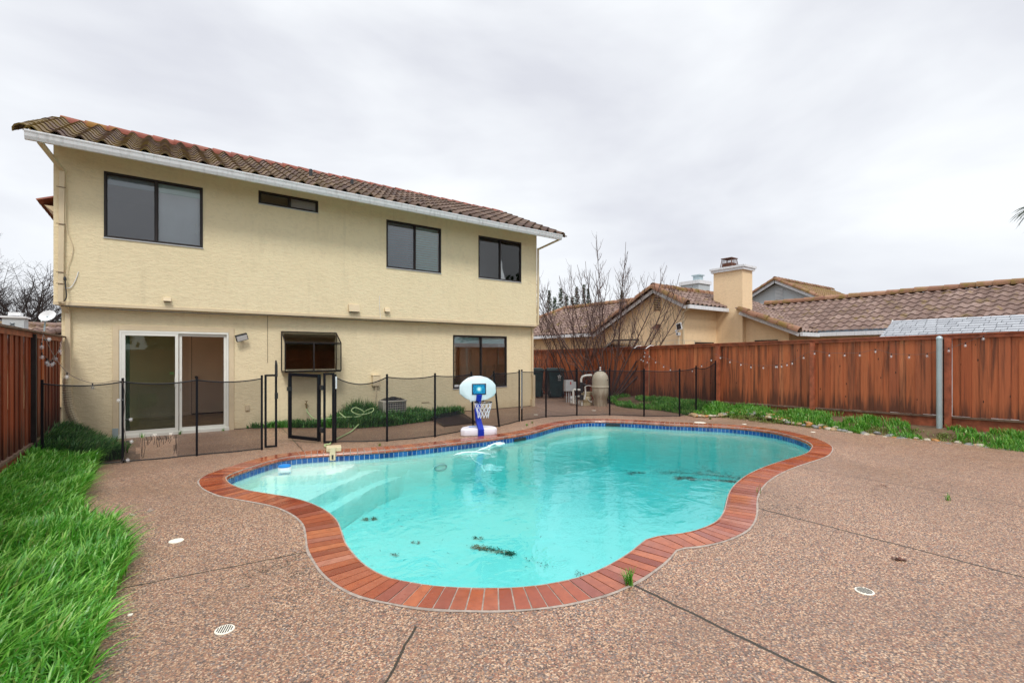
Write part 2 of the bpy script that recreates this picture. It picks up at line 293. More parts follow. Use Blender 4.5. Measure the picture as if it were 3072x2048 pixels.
# ------------------------------------------------------------------ mesh kit
ORG = {}
def org(o): return ORG.get(o.name, Vector((0, 0, 0))) if o else Vector((0, 0, 0))
class MB:
    def __init__(s): s.v = []; s.f = []
    def add(s, vs, fs):
        b = len(s.v); s.v += [tuple(x) for x in vs]; s.f += [tuple(i+b for i in f) for f in fs]; return s
    def box(s, x0, x1, y0, y1, z0, z1):
        return s.add([(x0, y0, z0), (x1, y0, z0), (x1, y1, z0), (x0, y1, z0), (x0, y0, z1), (x1, y0, z1), (x1, y1, z1), (x0, y1, z1)],
                     [(0, 3, 2, 1), (4, 5, 6, 7), (0, 1, 5, 4), (1, 2, 6, 5), (2, 3, 7, 6), (3, 0, 4, 7)])
    def obox(s, c, ax, ay, az):
        """box with centre c and half-axis vectors"""
        c, ax, ay, az = map(Vector, (c, ax, ay, az))
        return s.add([c-ax-ay-az, c+ax-ay-az, c+ax+ay-az, c-ax+ay-az, c-ax-ay+az, c+ax-ay+az, c+ax+ay+az, c-ax+ay+az],
                     [(0, 3, 2, 1), (4, 5, 6, 7), (0, 1, 5, 4), (1, 2, 6, 5), (2, 3, 7, 6), (3, 0, 4, 7)])
    def bar(s, a, b, w, t=None, up=(0, 0, 1)):
        a, b = Vector(a), Vector(b); d = (b-a); L = d.length; d.normalize(); u = Vector(up)
        if abs(d.dot(u)) > .95: u = Vector((1, 0, 0))
        sd_ = d.cross(u).normalized(); u = sd_.cross(d).normalized()
        return s.obox((a+b)/2, d*(L/2), sd_*(w/2), u*((t or w)/2))
    def tube(s, pts, r, n=8, cap=True):
        pts = [Vector(p) for p in pts]; rs = r if isinstance(r, (list, tuple)) else [r]*len(pts)
        vs, fs = [], []; pu = None
        for i, p in enumerate(pts):
            d = (pts[min(i+1, len(pts)-1)]-pts[max(i-1, 0)])
            d = d.normalized() if d.length > 1e-9 else Vector((0, 0, 1))
            if pu is None: pu = d.orthogonal().normalized()
            pu = (pu-d*pu.dot(d)); pu = pu.normalized() if pu.length > 1e-6 else d.orthogonal().normalized()
            q = d.cross(pu)
            for j in range(n):
                a = 2*math.pi*j/n; vs.append(p+(pu*math.cos(a)+q*math.sin(a))*rs[i])
        for i in range(len(pts)-1):
            for j in range(n):
                fs.append((i*n+j, i*n+(j+1) % n, (i+1)*n+(j+1) % n, (i+1)*n+j))
        if cap: fs.append(tuple(range(n-1, -1, -1))); fs.append(tuple((len(pts)-1)*n+j for j in range(n)))
        return s.add(vs, fs)
    def lathe(s, c, prof, n=24, ax='z'):
        vs, fs = [], []
        for r, z in prof:
            for j in range(n):
                a = 2*math.pi*j/n
                q = (r*math.cos(a), r*math.sin(a), z)
                if ax == 'y': q = (q[0], q[2], q[1])
                if ax == 'x': q = (q[2], q[0], q[1])
                vs.append((c[0]+q[0], c[1]+q[1], c[2]+q[2]))
        for i in range(len(prof)-1):
            for j in range(n): fs.append((i*n+j, i*n+(j+1) % n, (i+1)*n+(j+1) % n, (i+1)*n+j))
        fs.append(tuple(range(n-1, -1, -1))); fs.append(tuple((len(prof)-1)*n+j for j in range(n)))
        return s.add(vs, fs)
    def prism(s, poly, vec):
        vec = Vector(vec); n = len(poly); a = [Vector(p) for p in poly]; b = [p+vec for p in a]
        return s.add(a+b, [tuple(range(n)), tuple(range(2*n-1, n-1, -1))]+[(i, i+n, (i+1) % n+n, (i+1) % n) for i in range(n)])
    def build(s, name, mat, parent=None, label=None, smooth=False, bevel=0, loc=None, fix=True):
        o0 = org(parent); at_ = Vector(loc) if loc is not None else o0
        me = bpy.data.meshes.new(name); me.from_pydata([(x-at_.x, y-at_.y, z-at_.z) for x, y, z in s.v], [], s.f)
        if fix:
            bm = bmesh.new(); bm.from_mesh(me); bmesh.ops.recalc_face_normals(bm, faces=bm.faces); bm.to_mesh(me); bm.free()
        me.materials.append(M[mat] if isinstance(mat, str) else mat)
        if smooth:
            for p in me.polygons: p.use_smooth = True
            me.set_sharp_from_angle(angle=R(45))
        o = bpy.data.objects.new(name, me); COL.objects.link(o)
        o.location = at_-o0
        if parent: o.parent = parent
        ORG[o.name] = at_.copy()
        if bevel:
            b = o.modifiers.new('bevel', 'BEVEL'); b.width = bevel; b.segments = 2; b.limit_method = 'ANGLE'
        if label: o['label'] = label
        return o
def tag(o, label, cat, group=None):
    o['label'] = label; o['category'] = cat
    if group: o['group'] = group
    return o
def thing(name, label, cat, loc, group=None):
    o = bpy.data.objects.new(name, None); o.empty_display_size = .2; COL.objects.link(o); o.location = loc
    ORG[o.name] = Vector(loc); return tag(o, label, cat, group)
def struct(o): o['kind'] = 'structure'; return o
def stuff(o, label, cat): o['kind'] = 'stuff'; return tag(o, label, cat)
def catmull(P, n=6, closed=True):
    P = [Vector(p) for p in P]; m = len(P); out = []
    for i in range(m if closed else m-1):
        if closed: a, b, c_, d = P[(i-1) % m], P[i], P[(i+1) % m], P[(i+2) % m]
        else: a, b, c_, d = P[max(i-1, 0)], P[i], P[i+1], P[min(i+2, m-1)]
        for j in range(n):
            t = j/n; out.append(.5*((2*b)+(-a+c_)*t+(2*a-5*b+4*c_-d)*t*t+(-a+3*b-3*c_+d)*t**3))
    if not closed: out.append(P[-1])
    return out
#@@PART2
# ------------------------------------------------------------------ pool outline (metres)
OUT = [(0.37,7.3),(0.35,6.96),(0.39,6.67),(0.50,6.31),(0.65,6.03),(0.85,5.69),(0.97,5.40),(1.04,5.06),(1.05,4.76),(1.01,4.48),(0.95,4.15),(0.93,3.85),(0.93,3.62),(0.96,3.38),
 (1.03,3.15),(1.15,2.95),(1.30,2.76),(1.50,2.58),(1.72,2.42),(1.93,2.31),(2.16,2.235),(2.40,2.195),(2.64,2.20),(2.85,2.23),(3.04,2.27),(3.22,2.32),(3.40,2.375),(3.60,2.30),(3.80,2.255),(4.02,2.245),
 (4.28,2.27),(4.52,2.34),(4.78,2.45),(5.10,2.61),(5.44,2.77),(5.80,2.90),(6.24,3.02),(6.70,3.10),(7.21,3.15),(7.74,3.17),(8.17,3.18),(8.57,3.23),(9.00,3.35),(9.38,3.50),(9.74,3.74),
 (10.04,4.03),(10.30,4.38),(10.50,4.80),(10.56,5.30),(10.43,5.88),(10.10,6.45),(9.66,7.05),(9.32,7.66),(8.95,8.18),(8.46,8.55),(7.95,8.66),(7.40,8.58),(6.90,8.42),(6.34,8.17),(5.92,8.03),(5.4,7.95),(4.8,7.93),(4.2,7.93),
 (3.6,7.95),(3.08,8.02),(2.6,8.15),(2.15,8.31),(1.76,8.40),(1.42,8.36),(1.12,8.19),(0.80,7.89),(0.53,7.6)]
crv = [Vector((p.x, p.y)) for p in catmull([(x, y, 0) for x, y in OUT], 8)]
def resample(P, n=None, step=None):
    P = P+[P[0]]; L = [0]
    for a, b in zip(P, P[1:]): L.append(L[-1]+(b-a).length)
    n = n or int(round(L[-1]/step)); out = []; k_ = 0
    for i in range(n):
        t = L[-1]*i/n
        while L[k_+1] < t: k_ += 1
        f = (t-L[k_])/max(1e-9, L[k_+1]-L[k_]); out.append(P[k_].lerp(P[k_+1], f))
    return out
outer = resample(crv, step=.1035)
NB = len(outer)
def normals(P):     # pointing into the pool
    m = len(P); o = []
    for i in range(m):
        d = P[(i+1) % m]-P[i-1]; o.append(Vector((-d.y, d.x)).normalized())
    A = sum(P[i].x*P[(i+1) % m].y-P[(i+1) % m].x*P[i].y for i in range(m))
    return o if A > 0 else [-q for q in o]
nrm = normals(outer)
for _ in range(3): nrm = [(nrm[i-1]+nrm[i]*2+nrm[(i+1) % NB]).normalized() for i in range(NB)]
CW = .295
inner = [p+q*CW for p, q in zip(outer, nrm)]
def ring_sheet(name, mat, outerpoly, hole, z):
    bm = bmesh.new()
    def loop(P):
        vs_ = [bm.verts.new((p[0], p[1], z)) for p in P]
        return [bm.edges.new((vs_[i], vs_[(i+1) % len(vs_)])) for i in range(len(vs_))]
    ed = loop(outerpoly)+(loop(hole) if hole else [])
    bmesh.ops.triangle_fill(bm, use_beauty=True, edges=ed)
    bmesh.ops.recalc_face_normals(bm, faces=bm.faces)
    if bm.faces[:] and sum(f.normal.z for f in bm.faces) < 0: bmesh.ops.reverse_faces(bm, faces=bm.faces)
    me = bpy.data.meshes.new(name); bm.to_mesh(me); bm.free(); me.materials.append(M[mat])
    o = bpy.data.objects.new(name, me); COL.objects.link(o); return o
hole = [p-q*.004 for p, q in zip(outer, nrm)]
struct(ring_sheet('ground', 'soil', [(-400, -400), (500, -400), (500, 500), (-400, 500)], [p+q*.06 for p, q in zip(outer, nrm)], -.05))
deck = struct(ring_sheet('pool_deck', 'deck', [(-.75, -5), (12.2, -5), (12.2, 7.6), (13.6, 9.), (13.6, 18), (9.4, 18), (9.4, 11.8), (-.75, 11.8)], hole, 0.0))
# ------------------------------------------------------------------ pool
pool = thing('swimming_pool', 'free-form swimming pool with red brick coping and blue tile band', 'swimming pool', (5, 5, 0))
b = MB(); prof = [(-.0, -.045), (.0, .010), (.85, .012), (.95, .008), (1.0, -.008), (1.03, -.025), (1.02, -.042), (.97, -.052), (.80, -.052)]
for i in range(NB):
    a0, a1, b0, b1 = outer[i], outer[(i+1) % NB], inner[i], inner[(i+1) % NB]
    g = .052 if (b1-b0).length > .05 else .02
    vs_ = []; dz = random.uniform(-.0015, .0015)
    for rr_, z in prof:
        for (p0, p1) in ((a0.lerp(b0, rr_), a1.lerp(b1, rr_)),):
            vs_.append((*p0.lerp(p1, g), z+dz)); vs_.append((*p0.lerp(p1, 1-g), z+dz))
    n_ = len(prof); fs = [(2*j, 2*j+1, 2*j+3, 2*j+2) for j in range(n_-1)]
    fs += [tuple(2*j for j in range(n_)), tuple(2*j+1 for j in range(n_-1, -1, -1)), (0, 2*n_-2, 2*n_-1, 1)]
    b.add(vs_, fs)
b.build('brick_coping', 'brick', pool)
b = MB()
def strip(b, P, Q, z0, z1, close=True):
    n_ = len(P); b.add([(*p, z0) for p in P]+[(*p, z1) for p in Q], [(i, (i+1) % n_, n_+(i+1) % n_, n_+i) for i in range(n_)])
strip(b, outer, [p.lerp(q, .99) for p, q in zip(outer, inner)], .004, .006)
strip(b, [p.lerp(q, .99) for p, q in zip(outer, inner)], [p.lerp(q, .995) for p, q in zip(outer, inner)], .006, -.05)
wob_ = [p-q*(.017+.012*mnoise.noise(Vector((i*.35, 0, 0)))) for i, (p, q) in enumerate(zip(outer, nrm))]
strip(b, wob_, outer, .003, .008)
b.build('mortar_bed', 'mortar', pool)
wall = [p+q*(CW-.012) for p, q in zip(outer, nrm)]
wl2 = resample(wall, step=.079); wn2 = normals(wl2); m2 = len(wl2)
b = MB()
for i in range(m2):
    p0, p1 = wl2[i], wl2[(i+1) % m2]; q = (wn2[i]+wn2[(i+1) % m2])*.5*.004
    p0_, p1_ = p0.lerp(p1, .045)+q, p0.lerp(p1, .955)+q
    b.add([(*p0_, -.054), (*p1_, -.054), (*p1_, -.132), (*p0_, -.132)], [(0, 1, 2, 3)])
b.build('waterline_tiles', 'bandtile', pool, fix=False)
b = MB(); strip(b, wl2, wl2, -.050, -.15); b.build('tile_grout', 'grout', pool)
# basin as a height field; depths are those seen through the surface
import bisect
wc = wall
def dist_in(x, y):
    """signed distance to the pool wall (positive inside)"""
    best = 1e9; ins = False; n_ = len(wc)
    for i in range(n_):
        ax, ay = wc[i]; bx, by = wc[(i+1) % n_]
        if (ay > y) != (by > y) and x < (bx-ax)*(y-ay)/(by-ay)+ax: ins = not ins
        dx, dy = bx-ax, by-ay; t = max(0, min(1, ((x-ax)*dx+(y-ay)*dy)/(dx*dx+dy*dy+1e-12)))
        d = (ax+t*dx-x)**2+(ay+t*dy-y)**2
        if d < best: best = d
    return math.sqrt(best) if ins else -math.sqrt(best)
def sm(a, b_, x): t = max(0, min(1, (x-a)/(b_-a))); return t*t*(3-2*t)
E1 = [(0.9, 7.9), (1.5, 7.62), (1.85, 7.42), (2.2, 7.45), (2.5, 7.75), (2.8, 8.4)]
E2 = [(1.0, 5.6), (1.43, 6.47), (1.98, 7.03), (2.5, 7.45), (3.0, 7.78), (3.5, 8.1)]
E3 = [(1.2, 5.5), (1.67, 6.3), (1.99, 6.64), (2.64, 7.25), (3.1, 7.55), (3.6, 7.9), (4., 8.2)]
E1, E2, E3 = [[(p.x, p.y) for p in catmull([(x, y, 0) for x, y in E], 5, False)] for E in (E1, E2, E3)]
def above(E, x, y):
    """signed distance, positive on the upper-left side of the edge"""
    best = 1e9; sgn = 1
    for (ax, ay), (bx, by) in zip(E, E[1:]):
        dx, dy = bx-ax, by-ay; t = max(0, min(1, ((x-ax)*dx+(y-ay)*dy)/(dx*dx+dy*dy)))
        d = (ax+t*dx-x)**2+(ay+t*dy-y)**2
        if d < best: best = d; sgn = 1 if dx*(y-ay)-dy*(x-ax) > 0 else -1
    return sgn*math.sqrt(best)
def floor_z(x, y, d):
    z = -.74-.04*sm(1.5, 4.5, x)-.26*sm(4.4, 7.5, x+.35*(y-5))
    if x < 4.3 and y > 5.3:
        a3, a2, a1 = above(E3, x, y), above(E2, x, y), above(E1, x, y)
        z = max(z, z+(-.47-z)*sm(-.02, .02, a3))
        z += .155*sm(-.02, .02, a2); z += .125*sm(-.02, .02, a1)
    bench = (y-7.95)*1.0 if 6.2 < x < 9.6 else -1       # shallow seat in the far cove
    if bench > -.1: z = z+(-.36-z)*sm(-.10, .0, bench)*sm(6.3, 6.9, x)*(1-sm(8.7, 9.3, x))
    r_ = .16+.5*max(0, -z-.7)
    if z < -.5 and d < r_: z = z+(-.35-z)*(1-math.sqrt(max(0, 1-(1-d/r_)**2)))
    return z
import numpy as np
GS = .034; xs = [.55+i*GS for i in range(int(9.95/GS))]; ys = [2.35+i*GS for i in range(int(6.3/GS))]
GXn, GYn = np.meshgrid(xs, ys, indexing='ij'); Db = np.full(GXn.shape, 1e9); In = np.zeros(GXn.shape, bool)
for i_ in range(len(wc)):
    ax, ay = wc[i_]; bx, by = wc[(i_+1) % len(wc)]; dx, dy = bx-ax, by-ay
    t_ = np.clip(((GXn-ax)*dx+(GYn-ay)*dy)/(dx*dx+dy*dy+1e-12), 0, 1); Db = np.minimum(Db, (ax+t_*dx-GXn)**2+(ay+t_*dy-GYn)**2)
    if ay != by: In ^= ((ay > GYn) != (by > GYn)) & (GXn < (bx-ax)*(GYn-ay)/(by-ay)+ax)
DG = np.where(In, np.sqrt(Db), -np.sqrt(Db))
b = MB(); vi = {}; vv = []
for i, x in enumerate(xs):
    for j, y in enumerate(ys):
        d = float(DG[i, j])
        if d < -.07: continue
        vi[i, j] = len(vv); vv.append((x, y, floor_z(x, y, max(0, d))))
b.add(vv, [(vi[i, j], vi[i+1, j], vi[i+1, j+1], vi[i, j+1]) for i in range(len(xs)-1) for j in range(len(ys)-1) if all(q in vi for q in ((i, j), (i+1, j), (i+1, j+1), (i, j+1)))])
b.build('basin_floor', 'plaster', pool, smooth=True)
b = MB(); w_ = [p-q*.001 for p, q in zip(wall, nrm)]; strip(b, w_, w_, -.13, -2.6); b.build('basin_wall', 'plaster', pool)
# skimmer mouths and underwater light
b = MB()
def on_wall(i, hw, z0, z1, t=.012):
    p, q = wall[i % NB], nrm[i % NB]; tg = Vector((q.y, -q.x))
    c = p+q*t*.5; return ((c.x, c.y, (z0+z1)/2), (tg.x*hw, tg.y*hw, 0), (q.x*t, q.y*t, 0), (0, 0, (z1-z0)/2))
def nearest(x, y): return min(range(NB), key=lambda i: (wall[i]-Vector((x, y))).length)
b.obox(*on_wall(nearest(8.75, 8.0), .17, -.12, -.065)); b.build('skimmer_mouth', 'blackp', pool)
b = MB(); b.obox(*on_wall(nearest(5.75, 7.75), .17, -.13, -.075)); b.build('skimmer_mouth', 'blackp', pool)
i = nearest(3.95, 7.65); p, q = wall[i], nrm[i]
b = MB(); b.tube([(p.x+.12*math.cos(a), p.y-.02, -.40+.05*math.sin(a)) for a in [j*math.pi/12 for j in range(25)]], .012, 6, cap=False); b.build('underwater_light', 'steel', pool)
# water body
wp = [p-q*.006 for p, q in zip(wall, nrm)]
b = MB(); n_ = len(wp); b.add([(*p, -.12) for p in wp]+[(*p, -2.7) for p in wp], [tuple(range(n_)), tuple(range(2*n_-1, n_-1, -1))]+[(i, i+n_, (i+1) % n_+n_, (i+1) % n_) for i in range(n_)])
wobj = struct(b.build('water', 'water', None)); 
# ------------------------------------------------------------------ roof helpers
def tile_roof(b, E0, al, L, up, S, per=.295, crs=.37, keep=None, amp=.052, seg_=7, jit=0., lip=.034):
    E0, al, up = Vector(E0), Vector(al).normalized(), Vector(up).normalized(); n = al.cross(up)
    if n.z < 0: n = -n
    nx, ny = int(math.ceil(L/per-1e-6)), int(math.ceil(S/crs-1e-6))
    for j in range(ny):
        for i in range(nx):
            s0, t0 = i*per, j*crs
            cpt = E0+al*(s0+per/2)+up*(t0+crs/2)
            if keep and not keep(cpt): continue
            t1 = min(t0+crs+.04, S+.02); vs_ = []; jz = random.uniform(-1, 1)*jit
            for row in range(3):
                for m_ in range(seg_+1):
                    q = m_/seg_; pr = amp*math.sin(math.pi*q/.64) if q < .64 else -.012*math.sin(math.pi*(q-.64)/.36)
                    t, off = ((t0, lip), (t0, .006), (t1, .006))[row]
                    pr2 = pr if row != 1 else pr
                    vs_.append(E0+al*(s0+per*q*1.0)+up*(t+jz)+n*(pr2*(1.0 if row < 2 else .93)+off+.01))
            w_ = seg_+1; fs = []
            for m_ in range(seg_): fs += [(w_+m_, w_+m_+1, m_+1, m_), (m_, m_+1, 2*w_+m_+1, 2*w_+m_)]
            b.add(vs_, fs)
def caps(b, A, B_, r=.115, L=.40, sag=1.0, sub=7, jit=.006):
    A, B_ = Vector(A), Vector(B_); d = B_-A; T = d.length; d.normalize(); n_ = max(1, round(T/L)); L = T/n_
    side = d.cross(Vector((0, 0, 1))).normalized(); u = side.cross(d).normalized()
    for i in range(n_):
        vs_ = []; jj = Vector((0, 0, random.uniform(-jit, jit)))
        for t, rr_, o in ((i*L, r*1.06, .0), (i*L, r*1.06, .0), ((i+1)*L+.03, r*.90, .0)):
            inner_ = len(vs_) == 0
            for m_ in range(sub+1):
                a = math.pi*(m_/sub)*1.16-math.pi*.08; q = rr_-.022 if inner_ else rr_
                vs_.append(A+d*t+side*math.cos(a)*q+u*math.sin(a)*q*sag+jj)
        w_ = sub+1; fs = []
        for m_ in range(sub): fs += [(m_, m_+1, w_+m_+1, w_+m_), (w_+m_, w_+m_+1, 2*w_+m_+1, 2*w_+m_)]
        b.add(vs_, fs)
# ------------------------------------------------------------------ main house
H = thing('house', 'cream stucco two storey house with brown tiled roof behind the pool', 'house', (4, 14, 0))
def facade(b, y, x0, x1, z0, z1, holes, depth=.10, yb=None):
    xsx = sorted({x0, x1, *[h[0] for h in holes], *[h[1] for h in holes]}); zs = sorted({z0, z1, *[h[2] for h in holes], *[h[3] for h in holes]})
    for xa, xb in zip(xsx, xsx[1:]):
        for za, zb in zip(zs, zs[1:]):
            cx, cz = (xa+xb)/2, (za+zb)/2
            if any(h[0] < cx < h[1] and h[2] < cz < h[3] for h in holes): continue
            b.add([(xa, y, za), (xb, y, za), (xb, y, zb), (xa, y, zb)], [(0, 1, 2, 3)])
    for xa, xb, za, zb in holes:
        yb_ = y+depth
        b.add([(xa, y, za), (xb, y, za), (xb, y, zb), (xa, y, zb), (xa, yb_, za), (xb, yb_, za), (xb, yb_, zb), (xa, yb_, zb)],
              [(0, 4, 5, 1), (1, 5, 6, 2), (2, 6, 7, 3), (3, 7, 4, 0)])
def yz_wall(w, x, y0, y1, z0, z1, h_=None):
    if not h_: w.add([(x, y0, z0), (x, y1, z0), (x, y1, z1), (x, y0, z1)], [(0, 1, 2, 3)]); return
    a, c_, d_, e_ = h_
    for ya, yb, za, zb in ((y0, a, z0, z1), (c_, y1, z0, z1), (a, c_, z0, d_), (a, c_, e_, z1)): w.add([(x, ya, za), (x, yb, za), (x, yb, zb), (x, ya, zb)], [(0, 1, 2, 3)])
HX0, HX1, YU, YL = -1.59, 9.34, 11.6, 11.8
W1 = (-.91, .63, 3.76, 4.985); W2 = (1.64, 2.87, 4.86, 5.14); W3 = (4.505, 6.035, 3.785, 4.99); W4 = (7.22, 8.74, 3.785, 4.99)
W5 = (6.51, 8.345, .65, 2.155); WD = (-.70, 1.10, .03, 2.06); WG = (2.17, 3.33, 1.26, 2.08)
b = MB(); facade(b, YU, HX0, HX1, 2.50, 5.52, [W1, W2, W3, W4])
b.add([(HX1, YU, 2.5), (HX1, 16.5, 2.5), (HX1, 16.5, 5.52), (HX1, 14.05, 6.6), (HX1, YU, 5.52)], [(0, 1, 2, 3, 4)])
b.add([(HX0, YU, 2.5), (HX0, 16.5, 2.5), (HX0, 16.5, 5.52), (HX0, 14.05, 6.6), (HX0, YU, 5.52)], [(4, 3, 2, 1, 0)])
b.add([(HX0, YU, 2.5), (HX1, YU, 2.5), (HX1, YL+.12, 2.5), (HX0, YL+.12, 2.5)], [(0, 1, 2, 3)])
b.add([(HX0, 16.5, 2.4), (HX1, 16.5, 2.4), (HX1, 16.5, 5.5), (HX0, 16.5, 5.5)], [(0, 1, 2, 3)])
b.build('upper_wall', 'stucco', H, fix=False)
b = MB(); facade(b, YL, HX0+.08, HX1-.015, -.04, 2.49, [WD, WG, W5])
b.add([(HX1-.015, YL, -.04), (HX1-.015, 16.5, -.04), (HX1-.015, 16.5, 2.49), (HX1-.015, YL, 2.49)], [(0, 1, 2, 3)])
yz_wall(b, HX0+.08, YL, 16.5, -.04, 2.49, (12.2, 14.5, .5, 2.2))  # unseen side opening, added to let daylight into the sliding door room
facade(b, 16.5, HX0+.08, HX1-.015, -.04, 2.38, [(8.80, 9.15, .7, 2.0), (6.2, 8.2, .5, 2.2)], -.1)  # wide second hole is unseen, added to brighten the right-hand room
b.build('lower_wall', 'stucco', H, fix=False)
b = MB(); b.box(HX0-.004, HX1+.004, YU-.014, YU+.02, 2.478, 2.535); b.build('weep_screed', 'trimcream', H)
b = MB(); b.box(1.845, 1.853, YL-.006, YL+.01, 1.42, 2.46); b.build('control_joint', 'oldwood', H)
pts = [Vector((HX0+.1+(HX1-HX0-.2)*t, YU+.02-.03, 2.462-.012*abs(math.sin(t*19))-.02*math.sin(t*math.pi*3)**2)) for t in [i/80 for i in range(81)]]
b = MB(); b.tube(pts, .008, 5); b.build('sagging_cable', 'blackp', H)
b = MB(); b.box(HX0+.1, HX1-.03, YL-.012, YL-.002, -.03, .012); b.build('foundation_line', 'darkwood', H)
# windows
def slider(W_, y, panes, mat='bronze', fw=.035, blind=None, glassL='glassD', glassR='glass', name='window', mid=None):
    x0, x1, z0, z1 = W_; fr = MB(); d0, d1 = y-.012, y+.06
    fr.box(x0, x1, d0, d1, z1-fw, z1); fr.box(x0, x1, d0, d1, z0, z0+fw)
    fr.box(x0, x0+fw, d0+.001, d1, z0+fw, z1-fw); fr.box(x1-fw, x1, d0+.001, d1, z0+fw, z1-fw)
    xm = mid or (x0+x1)/2; fr.box(xm-fw*.55, xm+fw*.55, d0-.004, d1, z0+fw*.6, z1-fw*.6)
    # sash rails
    for a, c_ in ((x0+fw, xm-fw*.55), (xm+fw*.55, x1-fw)):
        fr.box(a, a+.014, y+.012, y+.045, z0+fw, z1-fw); fr.box(c_-.014, c_, y+.012, y+.045, z0+fw, z1-fw)
        fr.box(a+.014, c_-.014, y+.012, y+.045, z0+fw, z0+fw+.014); fr.box(a+.014, c_-.014, y+.012, y+.045, z1-fw-.014, z1-fw)
    w = fr.build(name, mat, H, bevel=.003)
    MB().box(x0+fw, xm-fw*.5, y+.026, y+.030, z0+fw, z1-fw).build('pane', glassL, w)
    MB().box(xm+fw*.5, x1-fw, y+.030, y+.034, z0+fw, z1-fw).build('pane', glassR, w)
    sill = MB().box(x0-.008, x1+.008, y-.02, y-.002, z0-.012, z0+.004); sill.build('sill', 'greybox', w)
    return w
w1 = slider(W1, YU, 2, mid=-.13)
b = MB(); b.box(-.86, .59, YU+.075, YU+.095, 4.78, 4.95); b.build('blind', 'blind', w1)
b = MB(); b.box(-.10, .59, YU+.10, YU+.105, 3.8, 4.80); b.build('roller_shade', 'shade', w1)
b = MB(); b.tube([(.52, YU+.08, 4.7), (.52, YU+.08, 4.05)], .003, 4); b.lathe((.52, YU+.08, 4.04), [(.004, 0), (.014, .01), (.003, .03)], 8); b.lathe((.52, YU+.08, 4.22), [(.004, 0), (.014, .01), (.003, .03)], 8); b.build('blind_cord', 'white', w1)
w2 = slider(W2, YU, 2, mid=2.26)
b = MB(); b.box(2.28, 2.84, YU+.08, YU+.085, 4.88, 5.12); b.build('frosted_film', 'shade', w2)
def venetian(b, x0, x1, y, z0, z1, pitch=.062):
    z = z1
    while z > z0: b.obox(((x0+x1)/2, y, z), ((x1-x0)/2, 0, 0), (0, .012, -.021), (0, .0008, .0003)); z -= pitch
w3 = slider(W3, YU, 2, mid=5.28)
b = MB(); venetian(b, 4.55, 5.99, YU+.10, 3.86, 4.93); b.box(4.55, 5.99, YU+.075, YU+.125, 4.93, 4.97); b.box(4.55, 5.99, YU+.085, YU+.115, 3.82, 3.85)
for x in (4.75, 5.1, 5.45, 5.85): b.box(x-.002, x+.002, YU+.078, YU+.081, 3.84, 4.95)
b.build('venetian_blind', 'blind', w3)
w4 = slider(W4, YU, 2, mid=7.97)
b = MB(); venetian(b, 7.26, 8.70, YU+.10, 4.60, 4.95, .05); b.build('venetian_blind', 'blind', w4)
w5 = slider(W5, YL, 2, mid=7.44, glassL='glass', name='window')
b = MB(); b.box(6.56, 7.41, YL+.09, YL+.12, 1.93, 2.10); b.box(7.47, 8.30, YL+.09, YL+.12, 1.93, 2.10); b.build('raised_blind', 'blind', w5)
b = MB(); b.tube([(8.12, YL+.08, 1.9), (8.10, YL+.08, 1.32)], .006, 5); b.build('blind_wand', 'white', w5)
b = MB(); b.box(6.57, 6.70, YL+.016, YL+.022, .70, .76); b.build('alarm_sticker', 'white', w5)
# interiors
def room(x0, x1, y0, y1, z0, z1, hole_=None, side=None):
    w = MB(); yz_wall(w, x0, y0, y1, z0, z1, side); w.add([(x1, y0, z0), (x1, y1, z0), (x1, y1, z1), (x1, y0, z1)], [(0, 3, 2, 1)])
    if hole_: facade(w, y1, x0, x1, z0, z1, hole_, .02)
    else: w.add([(x0, y1, z0), (x1, y1, z0), (x1, y1, z1), (x0, y1, z1)], [(0, 1, 2, 3)])
    w.add([(x0, y0, z1), (x1, y0, z1), (x1, y1, z1), (x0, y1, z1)], [(0, 1, 2, 3)])
    o = w.build('interior_wall', 'inwall', H, fix=False)
    MB().add([(x0, y0, z0), (x1, y0, z0), (x1, y1, z0), (x0, y1, z0)], [(0, 1, 2, 3)]).build('interior_floor', 'infloor', H, fix=False)
    return o
r1 = room(-1.35, 1.75, YL+.11, 14.9, .05, 2.40, side=(12.2, 14.5, .5, 2.2))  # side hole matches the opening added in the outer wall for daylight
d = MB(); d.box(.57, 1.42, 14.85, 14.88, .09, 2.10); dd = d.build('interior_door', 'indoor', H); MB().box(.555, 1.435, 14.882, 14.896, .06, 2.115).build('door_gap', 'darkwood', H)
b = MB(); b.lathe((.66, 14.84, 1.02), [(.012, -.05), (.035, -.045), (.035, -.01), (.02, 0)], 14, 'y'); b.build('door_knob', 'bronze', dd)
b = MB(); b.box(.50, .56, 14.86, 14.895, .06, 2.17); b.box(1.43, 1.49, 14.86, 14.895, .06, 2.17); b.box(.56, 1.43, 14.86, 14.895, 2.11, 2.17); b.build('interior_door_frame', 'indoor', H)
b = MB(); b.box(-1.3, .50, 14.87, 14.897, .05, .14); b.build('skirting_board', 'indoor', H)
b = MB(); b.box(.26, .33, 14.885, 14.898, 1.12, 1.24); b.build('light_switch', 'white', H)
room(1.85, 5.9, YL+.11, 15.2, .06, 2.40); room(6.0, 9.28, YL+.11, 16.35, .06, 2.40, hole_=[(8.80, 9.15, .7, 2.0), (6.2, 8.2, .5, 2.2)])  # last room's wide second hole is the added daylight opening
b = MB()
for x in (8.92, 9.03): b.box(x-.008, x+.008, 16.3, 16.32, .7, 2.0)
for z in (1.0, 1.33, 1.66): b.box(8.8, 9.15, 16.31, 16.33, z-.008, z+.008)
b.build('window_grid', 'blackp', H)
for a, c_ in ((-1.4, 1.2), (1.4, 3.3), (4.0, 6.4), (6.9, 9.2)): room(a, c_, YU+.11, 14.6, 2.62, 5.2)
